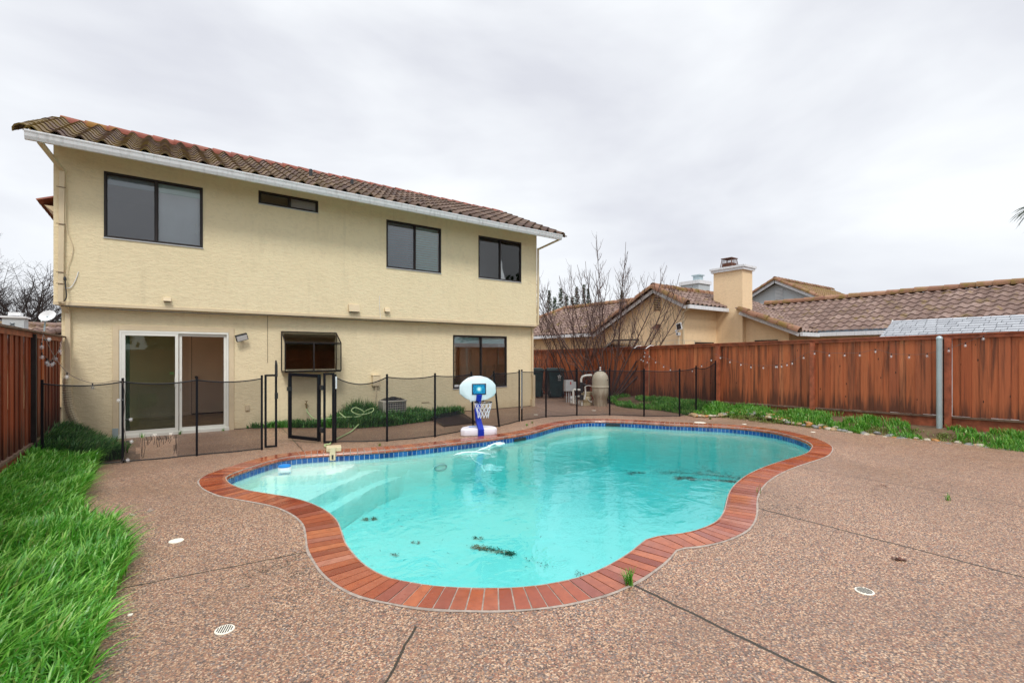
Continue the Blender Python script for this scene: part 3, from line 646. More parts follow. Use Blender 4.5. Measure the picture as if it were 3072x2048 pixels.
# sliding door
b = MB(); tx0, tx1, tz = -.80, 1.20, 2.16
b.box(tx0, WD[0]-.006, YL-.022, YL+.02, -.01, tz); b.box(WD[1]+.006, tx1, YL-.022, YL+.02, -.01, tz); b.box(WD[0]-.006, WD[1]+.006, YL-.022, YL+.02, WD[3]+.005, tz)
dt = b.build('door_trim', 'trimcream', H, bevel=.004)
b = MB(); b.box(tx0-.004, tx0+.088, YL-.026, YL-.0225, -.008, .20); b.build('metal_flashing', 'steel', dt)
fr = MB(); x0, x1, z0, z1 = WD
fr.box(x0, x1, YL-.03, YL+.09, z1-.04, z1); fr.box(x0, x0+.035, YL-.03, YL+.09, z0, z1-.04); fr.box(x1-.035, x1, YL-.03, YL+.09, z0, z1-.04); fr.box(x0-.02, x1+.01, YL-.05, YL+.09, z0-.035, z0+.03)
sdr = fr.build('sliding_door', 'vinyl', H, bevel=.004)
def sash(xa, xb, y, fw, gl):
    f_ = MB(); f_.box(xa, xa+fw, y, y+.03, z0+.03, z1-.04); f_.box(xb-fw, xb, y, y+.03, z0+.03, z1-.04)
    f_.box(xa+fw, xb-fw, y, y+.03, z1-.04-fw, z1-.04); f_.box(xa+fw, xb-fw, y, y+.03, z0+.03, z0+.03+fw*1.3)
    f_.build('door_sash', 'vinyl', sdr, bevel=.003)
    MB().box(xa+fw, xb-fw, y+.012, y+.016, z0+.03+fw*1.3, z1-.04-fw).build('door_pane', gl, sdr)
sash(x0+.035, .225, YL-.025, .055, 'glassG'); sash(.235, x1-.035, YL+.02, .05, 'glassS')
b = MB(); b.box(.165, .178, YL-.045, YL-.025, .95, 1.15); b.box(.245, .26, YL-.0, YL+.02, .90, 1.10); b.build('door_handle', 'vinyl', sdr)
b = MB(); b.box(.08, .15, YL-.012, YL-.0105, 1.20, 1.25); b.build('door_sticker', 'hose', sdr)
b = MB(); pts = []
for i in range(15): x = x0+.06+.006*i; b.box(x, x+.004, YL+.10, YL+.17, .1, 1.98)
b.build('vertical_blind', 'white', sdr)
# garden window: projecting glazed box
gw = MB(); gx0, gx1, gy, gz0, gz1, gzt = 2.13, 3.33, 11.40, 1.235, 1.87, 2.12; t = .022
def gb(a, c_): gw.bar(a, c_, t)
gb((gx0, gy, gz0), (gx1, gy, gz0)); gb((gx0, gy, gz1), (gx1, gy, gz1)); gb((gx0, gy, gz0), (gx0, gy, gz1)); gb((gx1, gy, gz0), (gx1, gy, gz1)); gw.bar(((gx0+gx1)/2, gy, gz0), ((gx0+gx1)/2, gy, gz1), .03)
gb((gx0, gy, gz1), (gx0, YL-.01, gzt)); gb((gx1, gy, gz1), (gx1, YL-.01, gzt)); gb((gx0, YL-.01, gzt), (gx1, YL-.01, gzt))
gb((gx0, gy, gz0), (gx0, YL-.01, gz0)); gb((gx1, gy, gz0), (gx1, YL-.01, gz0)); gb((gx0, YL-.01, gz0), (gx0, YL-.01, gzt)); gb((gx1, YL-.01, gz0), (gx1, YL-.01, gzt))
gb((gx0, gy+.02, gz1-.03), (gx1, gy+.02, gz1-.03)); gw.box(gx0, gx1, gy+.01, YL-.01, gz0-.03, gz0-.012)
g_ = gw.build('garden_window', 'bronze', H, bevel=.002)
MB().add([(gx0, gy-.004, gz0), (gx1, gy-.004, gz0), (gx1, gy-.004, gz1), (gx0, gy-.004, gz1)], [(0, 1, 2, 3)]).build('front_pane', 'glass', g_)
MB().add([(gx0, gy, gz1+.004), (gx1, gy, gz1+.004), (gx1, YL-.012, gzt+.004), (gx0, YL-.012, gzt+.004)], [(0, 1, 2, 3)]).build('top_pane', 'glass', g_)
for x in (gx0, gx1): MB().add([(x, gy, gz0), (x, YL-.012, gz0), (x, YL-.012, gzt), (x, gy, gz1)], [(0, 1, 2, 3)]).build('side_pane', 'glass', g_)
b = MB(); b.box(gx0+.03, gx1-.03, gy+.03, YL-.02, gz0+.25, gz0+.262); b.build('glass_shelf', 'glass', g_)
# roof
ES, EY, EZ, RY, RZ = (-1.83, 9.72), 10.92, 5.16, 14.05, 6.56
up = Vector((0, RY-EY, RZ-EZ)); SL = up.length
b = MB(); tile_roof(b, (ES[0]-.02, EY-.045, EZ+.02), (1, 0, 0), ES[1]-ES[0]+.02, up, SL+.02, per=.2945, crs=.36, amp=.088, seg_=8, jit=.006)
roof = b.build('roof_tiles', 'tileA', H, smooth=True, fix=False)
b = MB(); caps(b, (ES[0]+.02, RY, RZ+.05), (ES[1]-.02, RY, RZ+.05), .125, .40); b.build('ridge_tiles', 'ridgeA', H, smooth=True, fix=False)
for x in (ES[0]-.03, ES[1]+.03):
    b = MB(); caps(b, (x, EY-.04, EZ+.03), (x, RY, RZ+.02), .115, .40)
    caps(b, (x, 2*RY-EY, EZ+.02), (x, RY, RZ+.02), .10, .40)
    b.build('rake_tiles', 'tileA', H, smooth=True, fix=False)
b = MB(); T_ = .03
b.add([(ES[0], EY, EZ-T_), (ES[1], EY, EZ-T_), (ES[1], RY, RZ-T_), (ES[0], RY, RZ-T_), (ES[0], EY, EZ), (ES[1], EY, EZ), (ES[1], RY, RZ), (ES[0], RY, RZ)], [(0, 1, 2, 3), (4, 5, 6, 7), (0, 1, 5, 4), (1, 2, 6, 5), (3, 0, 4, 7)])
b.add([(ES[0], 2*RY-EY, EZ), (ES[1], 2*RY-EY, EZ), (ES[1], RY, RZ), (ES[0], RY, RZ)], [(0, 1, 2, 3)])
b.build('roof_deck', 'trimcream', H)
b = MB(); b.box(ES[0]+.03, ES[1]-.03, EY-.035, EY-.01, EZ-.02, EZ+.062); b.build('bird_stop', 'gapblue', H)
b = MB(); y0 = EY-.075
poly = [(0, y0+.07, 5.07), (0, y0+.02, 5.07), (0, y0-.005, 5.12), (0, y0-.015, 5.165), (0, y0-.03, 5.195), (0, y0-.03, 5.215), (0, y0-.015, 5.215), (0, y0+.07, 5.20)]
b.prism([(ES[0]+.0, y, z) for _, y, z in poly], (ES[1]-ES[0], 0, 0)); gut = b.build('gutter', 'fascia', H)
for x in (ES[0]+.02, ES[1]-.05):
    b = MB(); b.add([(x, EY-.01, EZ-.09), (x+.03, EY-.01, EZ-.09), (x+.03, RY, RZ-.18), (x, RY, RZ-.18), (x, EY-.01, EZ-.0), (x+.03, EY-.01, EZ-.0), (x+.03, RY, RZ-.035), (x, RY, RZ-.035)], [(0, 1, 2, 3), (4, 5, 6, 7), (0, 1, 5, 4), (1, 2, 6, 5), (2, 3, 7, 6), (3, 0, 4, 7)])
    b.build('rake_board', 'white', H)
for x, h_ in ((2.92, .30), (3.93, .27)):
    zr = EZ+(12.5-EY)*(RZ-EZ)/(RY-EY)
    b = MB(); b.lathe((x, 12.5, zr-.05), [(.04, 0), (.04, h_+.05), (.032, h_+.05), (.032, h_)], 12); v_ = b.build('vent_pipe', 'blackp', H)
    b = MB(); b.lathe((x, 12.5, zr-.02), [(.14, .0), (.07, .10), (.045, .14)], 14); b.build('pipe_flashing', 'tileB', v_)
# loose mortar lumps on the ridge
b = MB()
for x in (.86, 1.55, 2.35):
    b = MB()
    b.lathe((x, RY-.1, RZ+.06), [(.05, -.05), (.085, 0), (.05, .055), (.01, .07)], 8); b.build('ridge_mortar', 'ridgeA', H, smooth=True)
# downspouts, wall fittings
b = MB(); b.bar((-1.66, EY-.02, 5.08), (-1.47, YU-.045, 4.86), .07, .055); b.bar((-1.47, YU-.04, 4.89), (-1.49, YU-.04, 2.52), .075, .055, up=(0, 1, 0))
b.bar((-1.48, YU-.04, 2.53), (-1.43, YL-.05, 2.36), .08, .06); b.bar((-1.42, YL-.045, 2.40), (-1.42, YL-.045, 1.15), .075, .06, up=(0, 1, 0))
ds = b.build('downspout', 'trimcream', H, bevel=.006)
for z in (4.55, 3.9, 3.05, 2.85): MB().box(-1.545, -1.42, YU-.082, YU-.070, z-.004, z+.004).build('strap', 'oldwood', ds)
b = MB(); P = catmull([(-1.42, YL-.06, 1.18), (-1.42, YL-.07, .9), (-1.38, YL-.10, .6), (-1.28, YL-.14, .32), (-1.12, YL-.2, .02)], 14, False)
b.tube(P, [.062+.008*(i % 2) for i in range(len(P))], 12); b.build('corrugated_pipe', 'beige', ds)
b = MB(); b.bar((9.66, EY-.02, 5.08), (9.36, YU-.03, 4.86), .05, .05); b.bar((9.37, YU-.035, 4.90), (9.37, YU-.035, 2.52), .05, .05, up=(0, 1, 0))
b.bar((9.37, YU-.03, 2.54), (9.31, YL-.04, 2.42), .05, .05); b.bar((9.30, YL-.04, 2.46), (9.30, YL-.04, .95), .055, .05, up=(0, 1, 0)); b.bar((9.33, YL-.06, .97), (9.33, YL-.06, .22), .085, .07, up=(0, 1, 0))
b.bar((9.30, YL-.06, .22), (9.30, YL-.06, -.02), .11, .10, up=(0, 1, 0)); b.build('downspout', 'trimcream', H, bevel=.006)
for x0_, x1_, z0_, z1_ in ((3.56, 3.81, 2.63, 2.81), (4.45, 4.575, 2.67, 2.77), (-.02, .10, 2.64, 2.72)):
    b = MB(); b.add([(x0_, YU, z0_), (x1_, YU, z0_), (x1_, YU, z1_), (x0_, YU, z1_), (x0_-.005, YU-.10, z0_), (x1_+.005, YU-.10, z0_), (x1_, YU-.05, z1_-.01), (x0_, YU-.05, z1_-.01)],
        [(0, 1, 5, 4), (4, 5, 6, 7), (7, 6, 2, 3), (0, 4, 7, 3), (1, 2, 6, 5)]); v_ = b.build('vent_hood', 'trimcream', H, bevel=.003)
    MB().box(x0_+.01, x1_-.01, YU-.09, YU-.01, z0_-.006, z0_-.002).build('vent_flap', 'blackp', v_)
b = MB(); b.tube([(4.32, YU-.01, 3.06), (4.325, YU-.012, 2.8), (4.35, YU-.012, 2.5)], .006, 5); b.build('wall_cable', 'white', H)
b = MB(); b.tube(catmull([(-1.26, YU-.01, 3.09), (-1.29, YU-.015, 2.96), (-1.36, YU-.02, 2.80), (-1.44, YU-.04, 2.78)], 5, False), .007, 5); b.build('wall_cable', 'white', H)
b = MB(); b.tube(catmull([(-1.42, YU-.03, 4.6), (-1.42, YU-.05, 3.9), (-1.33, YU-.02, 3.5), (-1.40, YU-.03, 3.15), (-1.43, YU-.06, 2.9)], 6, False), .006, 5); b.build('wall_cable', 'trimcream', H)
b = MB(); b.tube(catmull([(-1.43, YU-.08, 2.92), (-1.42, YU-.09, 2.8), (-1.41, YU-.09, 2.62), (-1.44, YU-.08, 2.54)], 5, False), .010, 6); b.lathe((-1.43, YU-.08, 2.90), [(.01, 0), (.022, .01), (.022, .05), (.008, .08)], 8); b.build('antenna_cable', 'blackp', H)
c = Vector((1.33, YL-.13, 1.965)); ax = Vector((.95, 0, .30)).normalized(); n_ = Vector((.1, -.9, -.45)).normalized(); n_ = (n_-ax*n_.dot(ax)).normalized(); bz = ax.cross(n_)
b = MB(); b.obox(c, ax*.115, n_*.035, bz*.07); b.bar(c, (1.33, YL, 1.93), .05); fl = b.build('floodlight', 'blackp', H, bevel=.006)
b = MB(); b.obox(c+n_*.036, ax*.10, n_*.003, bz*.055); b.build('lamp_glass', 'white', fl)
b = MB(); b.box(4.20, 4.38, YL-.09, YL+.0, .82, 1.09); b.box(4.185, 4.395, YL-.10, YL, 1.075, 1.095); eb = b.build('disconnect_box', 'trimcream', H, bevel=.004)
b = MB(); b.tube(catmull([(4.29, YL-.05, .84), (4.28, YL-.08, .65), (4.23, YL-.12, .4), (4.22, YL-.2, .05)], 5, False), .012, 7); b.build('conduit', 'trimcream', eb)
b = MB(); b.box(5.57, 5.77, YL-.006, YL, .0, .31); b.build('access_panel', 'stucco', H); b = MB(); b.box(5.56, 5.78, YL-.012, YL, .312, .325); b.build('panel_lip', 'oldwood', H)
b = MB(); b.box(1.41, 1.49, YL-.03, YL, .39, .51); b.build('wall_socket', 'trimcream', H, bevel=.004)
b = MB(); b.tube([(2.64, YL, .46), (2.64, YL-.09, .46), (2.64, YL-.10, .36)], .016, 8); b.lathe((2.64, YL-.085, .48), [(.008, 0), (.008, .04), (.035, .045), (.035, .055), (.005, .06)], 10); b.build('garden_tap', 'brass', H)
# lower side roof behind the left wall corner
b = MB(); tile_roof(b, (-1.88, 12.2, 4.38), (0, 1, 0), 3.5, (1, 0, .5), .45, per=.3); b.build('side_roof', 'ridgeA', H, fix=False)
b = MB(); b.prism([(-1.80, 12.25, 4.36), (-1.60, 12.25, 4.36), (-1.60, 12.25, 4.18)], (0, 3.4, 0)); b.build('side_soffit', 'trimcream', H)
#@@PART3
# ------------------------------------------------------------------ planting beds
def bedz_r(x, y):      # raised bed along the right-hand fence
    return .02+.20*sm(11.35, 12.3, x)-.07*sm(6, 2, y)
def bed(name, poly, zf, step=.16, mat='soil'):
    from mathutils.geometry import intersect_point_line
    def inside(x, y):
        r = False; n_ = len(poly)
        for i in range(n_):
            (ax, ay), (bx, by) = poly[i], poly[(i+1) % n_]
            if (ay > y) != (by > y) and x < (bx-ax)*(y-ay)/(by-ay)+ax: r = not r
        return r
    x0, x1 = min(p[0] for p in poly), max(p[0] for p in poly); y0, y1 = min(p[1] for p in poly), max(p[1] for p in poly)
    vi, vv, ff = {}, [], []
    nx, ny = int((x1-x0)/step)+2, int((y1-y0)/step)+2
    for i in range(nx):
        for j in range(ny):
            x, y = x0+i*step, y0+j*step
            if inside(x, y): vi[i, j] = len(vv); vv.append((x, y, zf(x, y)+.02*mnoise.noise(Vector((x*2, y*2, 0)))))
    for i in range(nx):
        for j in range(ny):
            q = [(i, j), (i+1, j), (i+1, j+1), (i, j+1)]
            if all(k_ in vi for k_ in q): ff.append(tuple(vi[k_] for k_ in q))
    b = MB(); b.add(vv, ff); o = b.build(name, mat, None, smooth=True); struct(o); return inside
BR = [(11.30, -5), (11.36, 1.5), (11.34, 3.2), (11.40, 4.5), (11.5, 5.2), (11.72, 6.0), (11.6, 6.7), (10.95, 7.3), (11.25, 7.8), (11.45, 8.5), (11.28, 9.3), (11.3, 10.0), (11.7, 10.7), (12.3, 11.6), (12.75, 12.3), (12.75, -5)]
inR = bed('right_planting_bed', BR, lambda x, y: bedz_r(x, y)-.015, .12)
BL = [(-1.62, -2), (-.29, -2), (-.29, 3.0), (-.29, 3.8), (-.22, 4.4), (-.24, 4.9), (-.38, 5.4), (-.60, 6.0), (-.75, 6.8), (-.72, 7.7), (-.80, 9.1), (-.72, 10.4), (-.78, 11.75), (-1.62, 11.75)]
inL = bed('left_planting_bed', BL, lambda x, y: .02+.20*sm(-.9, -1.5, x), .12)
BA = [(1.35, 11.79), (1.95, 11.47), (2.7, 10.95), (3.42, 10.35), (4.11, 10.25), (5.18, 10.5), (5.55, 10.8), (6.6, 11.3), (6.7, 11.79)]
inA = bed('wall_planting_bed', BA, lambda x, y: .015+.02*sm(10.3, 11, y), .08)
# ------------------------------------------------------------------ wood fences
def board_fence(root, X, y0, y1, z0f, z1f, face, mat, posts, postmat, w=.137, rough=.006):
    """boards in the plane x = X; face = -1 when seen from smaller x"""
    for a, c_ in zip(posts, posts[1:]):
        lo, hi = min(a, c_), max(a, c_); b = MB(); y = lo+.02; kk = 0
        while y < hi-.06:
            ww = w*random.uniform(.9, 1.05); ye = min(y+ww, hi-.004)
            xo = X+random.uniform(-rough, rough)*.5+(.016 if kk % 2 else 0); kk += 1; z0 = z0f(y)+random.uniform(-.008, .008); z1 = z1f(y)
            b.box(xo-.008, xo+.008, y-(.012 if kk % 2 else 0), ye+(.010 if kk % 2 else -.002), z0, z1); y += ww
        b.build('board_panel', mat, root, fix=False)
        b = MB(); zt0, zt1 = z1f(lo), z1f(hi)
        b.obox((X+face*.018, (lo+hi)/2, (zt0+zt1)/2+.0), (.022, 0, 0), (0, (hi-lo)/2, (zt1-zt0)/2), (0, 0, .035)); b.build('top_rail', postmat, root)
        b = MB(); zb0, zb1 = z0f(lo), z0f(hi)
        b.obox((X+face*.02, (lo+hi)/2, (zb0+zb1)/2-.02), (.03, 0, 0), (0, (hi-lo)/2-.04, (zb1-zb0)/2), (0, 0, .018)); b.build('bottom_rail', 'oldwood', root)
        b = MB(); b.obox((X-face*.01, (lo+hi)/2, (zb0+zb1)/2-.15), (.015, 0, 0), (0, (hi-lo)/2, (zb1-zb0)/2), (0, 0, .13)); b.build('kickboard', postmat, root)
FR = thing('wood_fence', 'red stained board fence running behind the right side of the pool', 'fence', (12.6, 5, 0))
z0r = lambda y: .40-.018*(y-1.6) if y < 12 else .22
z1r = lambda y: 1.965-.0165*(y-1.6) if y < 14 else 1.76
PR = [-4.7, -2.25, .2, 2.63, 5.08, 7.5, 9.95, 12.4, 14.8, 17.2, 19.6]
board_fence(FR, 12.62, -4.7, 19.6, z0r, z1r, -1, 'redwood', PR, 'redpost')
for y in PR[:-1]:
    b = MB(); b.box(12.50, 12.595, y-.047, y+.047, -.05, z1r(y)-.02); b.build('post', 'redpost', FR)
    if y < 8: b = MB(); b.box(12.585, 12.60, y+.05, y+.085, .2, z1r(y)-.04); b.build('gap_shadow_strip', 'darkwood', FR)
b = MB()
for a, c_ in zip(PR, PR[1:]): b.obox((12.60, (a+c_)/2, (z1r(a)+z1r(c_))/2+.046), (.055, 0, 0), (0, (c_-a)/2-.001, (z1r(c_)-z1r(a))/2), (0, 0, .011))
b.build('cap_rail', 'redpost', FR)
FL = thing('wood_fence', 'dark wet red board fence at the left edge beside long grass', 'fence', (-1.5, 9, 0))
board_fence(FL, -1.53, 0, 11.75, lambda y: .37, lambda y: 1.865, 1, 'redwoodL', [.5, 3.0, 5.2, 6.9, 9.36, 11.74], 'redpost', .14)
for y in (3., 5.2, 6.9, 9.36): MB().box(-1.515, -1.455, y-.04, y+.04, -.02, 1.88).build('post', 'darkwood', FL)
MB().box(-1.60, -1.44, 0.5, 11.74, 1.900, 1.925).build('cap_board', 'oldwood', FL)
FB = thing('wood_fence', 'red board fence closing the yard behind the viewpoint', 'fence', (5, -4.9, 0))
b = MB(); x = -1.6
while x < 12.6: b.box(x, x+.134, -4.92, -4.9+random.uniform(-.004, .004), .1, 1.85); x += .137
b.build('board_panel', 'redwoodL', FB, fix=False)
MB().box(-1.6, 12.6, -4.9, -4.86, .05, .3).build('kickboard', 'redpost', FB)
# ------------------------------------------------------------------ mesh pool fence
def fence_section(label, pts, zt=1.22, h=1.17, sag=.03, hole=None, lean=None, sags=None, group='mesh pool safety fence sections'):
    rt = thing('pool_fence_section', label, 'pool fence', (*pts[0][:2], pts[0][2] if len(pts[0]) > 2 else 0), group)
    P = [(p[0], p[1], p[2] if len(p) > 2 else 0.) for p in pts]; tops = []
    for i, (x, y, z) in enumerate(P):
        l = (lean or {}).get(i, (0, 0)); tx, ty = x+l[0], y+l[1]; tops.append(Vector((tx, ty, z+zt)))
        b = MB(); b.bar((x, y, z-.02), (tx, ty, z+zt), .030, .030); b.build('post', 'black', rt)
    for i in range(len(P)-1):
        A, B_ = Vector(P[i]), Vector(P[i+1]); TA, TB = tops[i], tops[i+1]; sg = (sags or {}).get(i, sag); n_ = 18; tp, bt = [], []
        for j in range(n_+1):
            t = j/n_; c_ = 4*t*(1-t)
            q = TA.lerp(TB, t); tp.append(q+Vector((0, 0, -.05-sg*c_))); bt.append(A.lerp(B_, t)+Vector((0, 0, .018+.003*math.sin(t*9))))
        b = MB(); vs_ = []; rows = 12
        for r_ in range(rows+1):
            for j in range(n_+1): vs_.append(bt[j].lerp(tp[j], r_/rows))
        fs = []
        for r_ in range(rows):
            for j in range(n_):
                if hole and hole(i, (j+.5)/n_, (r_+.5)/rows): continue
                a = r_*(n_+1)+j; fs.append((a, a+1, a+n_+2, a+n_+1))
        b.add(vs_, fs); b.build('mesh_panel', 'mesh', rt, fix=False)
        b = MB(); b.tube([p-Vector((0, 0, .004)) for p in tp], .010, 5); b.build('top_hem', 'black', rt)
        b = MB(); b.tube(bt, .010, 5); b.build('bottom_hem', 'black', rt)
    return rt
def torn(i, t, r_): return i == 1 and .22+.03*math.sin(r_*40) < t < .70+.04*math.sin(r_*31) and r_ < .26+.05*math.sin(t*33)
s1 = fence_section('black mesh pool fence panels with torn bottom before the sliding door', [(-1.36, 9.1), (-.50, 9.08), (.41, 9.03), (1.32, 8.98)], 1.25, sag=.045, hole=torn)
b = MB(); A, B_ = Vector((-.5, 9.08, 0)), Vector((.41, 9.03, 0))
for t in [.23, .25, .27, .30, .33, .36, .40, .43, .45, .46, .475, .49, .52, .55, .57, .60, .63, .66, .69, .71]:
    L = random.uniform(.05, .16) if not (.22 < t < .28 or .68 < t < .72) else .30
    p = A.lerp(B_, t)+Vector((0, -.012, .33+random.uniform(-.01, .06))); b.tube([p, p+Vector((random.uniform(-.01, .02), 0, -L*.5)), p+Vector((random.uniform(-.02, .02), 0, -L))], .004, 4)
b.build('torn_threads', 'black', s1)
s2 = fence_section('black mesh pool fence panels before the air conditioner and basketball hoop', [(2.51, 8.93), (3.31, 8.49), (4.25, 8.42), (5.36, 8.82), (6.02, 8.80), (6.89, 9.22)], 1.24, lean={3: (-.05, .0), 4: (-.13, .03)}, sags={0: .13, 3: .17, 1: .04, 2: .03, 4: .02}, sag=.03)
s3 = fence_section('black mesh pool fence panels before the sand filter and red fence', [(6.98, 9.24), (7.89, 9.42), (8.77, 9.21), (9.54, 8.77), (10.03, 8.04), (10.80, 7.52), (11.5, 7.5, .07), (12.42, 7.5, .2)], 1.24, sag=.018, sags={6: .09})
MB().box(2.502, 2.53, 8.905, 8.913, .98, 1.20).build('post_label', 'white', s2)
MB().box(6.965, 6.973, 9.22, 9.235, .3, 1.2).build('post_highlight_strip', 'white', s3)
def frame_(name, label, A, B_, zb, zt, w=.035, cat='fence frame', group=None):
    rt = thing(name, label, cat, (A[0], A[1], 0), group); b = MB(); A, B_ = Vector((*A, 0)), Vector((*B_, 0)); Z = Vector((0, 0, 1))
    b.bar(A+Z*zb, A+Z*zt, w); b.bar(B_+Z*zb, B_+Z*zt, w); d = (B_-A).normalized()*w*.5
    b.bar(A+d+Z*(zt-w/2), B_-d+Z*(zt-w/2), w*.96); b.bar(A+d+Z*(zb+w/2), B_-d+Z*(zb+w/2), w*.96); b.build('frame', 'black', rt); return rt
lf = frame_('latch_frame', 'narrow black gate frame with tall latch post left of the open gate', (1.375, 8.97), (1.53, 8.94), .03, 1.26, .032, 'gate frame')
b = MB(); b.tube([(1.53, 8.92, 1.22), (1.53, 8.92, 1.42), (1.525, 8.92, 1.50)], [.022, .022, .012], 8); b.box(1.505, 1.555, 8.90, 8.925, .85, .95); b.build('latch_post', 'blackp', lf)
gt = thing('pool_gate', 'black framed mesh gate standing open before the garden tap', 'gate', (2.26, 9.08, 0))
b = MB(); A, B_ = Vector((1.88, 9.62, 0)), Vector((2.26, 9.08, 0)); Z = Vector((0, 0, 1)); w = .058
b.bar(A+Z*.05, A+Z*1.26, w); b.bar(B_+Z*.03, B_+Z*1.24, w); d = (B_-A).normalized()*w*.5
b.bar(A+d+Z*(1.26-w/2), B_-d+Z*(1.24-w/2), w*.96); b.bar(A+d+Z*.08, B_-d+Z*.06, w*.96); b.build('frame', 'black', gt)
b = MB(); b.add([A+Z*.05, B_+Z*.05, B_+Z*1.22, A+Z*1.22], [(0, 1, 2, 3)]); b.build('mesh_panel', 'mesh', gt, fix=False)
for z in (.24, 1.0): b = MB(); b.box(2.255, 2.31, 8.89, 9.07, z-.035, z+.045); b.build('hinge', 'blackp', gt)
b = MB(); b.box(1.83, 1.91, 9.58, 9.64, .93, 1.0); b.build('latch', 'blackp', gt)
frame_('hinge_frame', 'narrow black gate frame holding the hinges right of the open gate', (2.305, 8.88), (2.445, 8.84), .02, 1.27, .035, 'gate frame')
# ------------------------------------------------------------------ neighbouring house
NH = thing('neighbour_house', 'peach single storey house with tiled roofs and chimney behind the red fence', 'house', (18, 10, 0))
def poly(b, pts): return b.add(pts, [tuple(range(len(pts)))])
GX = 16.32; zl = lambda y: 4.22-.512*abs(y-12.38)
b = MB()
poly(b, [(GX, 11.27, 0), (GX, 15.3, 0), (GX, 15.3, zl(15.3)), (GX, 12.38, zl(12.38)), (GX, 11.27, zl(11.27))])
poly(b, [(GX, 11.27, 0), (19.5, 11.27, 0), (19.5, 11.27, zl(11.27)), (GX, 11.27, zl(11.27))])
poly(b, [(16.6, 15.3, 0), (16.6, 25, 0), (16.6, 25, 2.75), (16.6, 15.3, 2.75)]); poly(b, [(GX, 15.3, 0), (16.6, 15.3, 0), (16.6, 15.3, 2.6), (GX, 15.3, 2.6)])
z2 = lambda y: 2.38+.423*(y-7.93)
poly(b, [(19.0, 8.50, 0), (19.0, 10.3, 0), (19.0, 10.3, z2(10.3)), (19.0, 8.50, z2(8.5))]); poly(b, [(19.0, 8.50, 0), (20.5, 8.50, 0), (20.5, 8.50, 2.6), (19.0, 8.50, 2.6)])
poly(b, [(20.5, -9, 0), (20.5, 8.5, 0), (20.5, 8.5, 2.6), (20.5, -9, 2.6)])
b.build('wall', 'stucco2', NH, fix=False)
b = MB(); b.box(18.74, 19.5, 10.15, 11.40, 0, 5.03); ch = b.build('chimney', 'stucco2', NH)
b = MB(); b.box(18.66, 19.58, 10.07, 11.48, 5.03, 5.13); b.box(18.62, 19.62, 10.03, 11.52, 5.13, 5.21); b.build('chimney_cap', 'fascia', ch)
b = MB(); cx, cy = 19.12, 10.92
for sx_ in (-1, 1):
    for sy in (-1, 1): b.bar((cx+.26*sx_, cy+.26*sy, 5.21), (cx+.20*sx_, cy+.20*sy, 5.62), .022)
for j in range(9):
    for s_ in (-1, 1):
        q = -.25+.5*j/8; b.bar((cx+.255*s_, cy+q, 5.22), (cx+.20*s_, cy+q*.8, 5.58), .008); b.bar((cx+q, cy+.255*s_, 5.22), (cx+q*.8, cy+.20*s_, 5.58), .008)
b.box(cx-.24, cx+.24, cy-.24, cy+.24, 5.60, 5.63); b.box(cx-.20, cx+.20, cy-.20, cy+.20, 5.22, 5.42); b.build('spark_arrestor', 'rust', ch)
rt = MB(); cp = MB()
# left slope of the gable wing, right slope, rear right slope, left main slope, long main slope
u1 = Vector((0, -3.36, 1.72)); tile_roof(rt, (16.0, 15.74, 2.6), (1, 0, 0), 3.4, u1, u1.length, keep=lambda c: c.x-16 < 15.74-c.y+.2)
u2 = Vector((0, 1.56, .80)); tile_roof(rt, (16.0, 10.82, 3.52), (1, 0, 0), 2.74, u2, u2.length)
u3 = Vector((0, 4.42, 1.88))
tile_roof(rt, (18.5, 7.93, 2.43), (1, 0, 0), 4.6, u3, u3.length, keep=lambda c: (c.x > 18.7 or c.y < 10.15) and c.z > 2.45+.51*(c.x-20)-.10)
u4 = Vector((3.35, 0, 1.71)); tile_roof(rt, (16.0, 12.4, 2.6), (0, 1, 0), 12.4, u4, u4.length, keep=lambda c: c.x-16 > 15.74-c.y-.2 and c.x-16 < 24.75-c.y+.1)
u5 = Vector((2.9, 0, 1.48)); tile_roof(rt, (20.0, -9.2, 2.45), (0, 1, 0), 20.6, u5, u5.length, keep=lambda c: c.z > 2.43+.425*(c.y-7.93)-.06)
rt.build('roof_tiles', 'tileB', NH, smooth=True, fix=False)
dk = MB()
poly(dk, [(16.05, 15.74, 2.58), (22, 15.74, 2.58), (22, 12.38, 4.29), (16.05, 12.38, 4.29)]); poly(dk, [(16.05, 10.84, 3.50), (18.74, 10.84, 3.50), (18.74, 12.38, 4.29), (16.05, 12.38, 4.29)])
poly(dk, [(18.55, 7.95, 2.40), (23, 7.95, 2.40), (23, 12.36, 4.28), (18.55, 10.3, 3.40)]); poly(dk, [(16.02, 15.7, 2.58), (16.02, 24.7, 2.58), (19.35, 21.4, 4.28), (19.35, 12.4, 4.28)])
poly(dk, [(20.02, -9.2, 2.43), (20.02, 8.2, 2.43), (22.9, 11.2, 3.9), (22.9, -9.2, 3.9)]); poly(dk, [(22.9, -9.2, 3.9), (22.9, 14, 3.9), (26, 14, 2.4), (26, -9.2, 2.4)])
dk.build('roof_deck', 'oldwood', NH, fix=False)
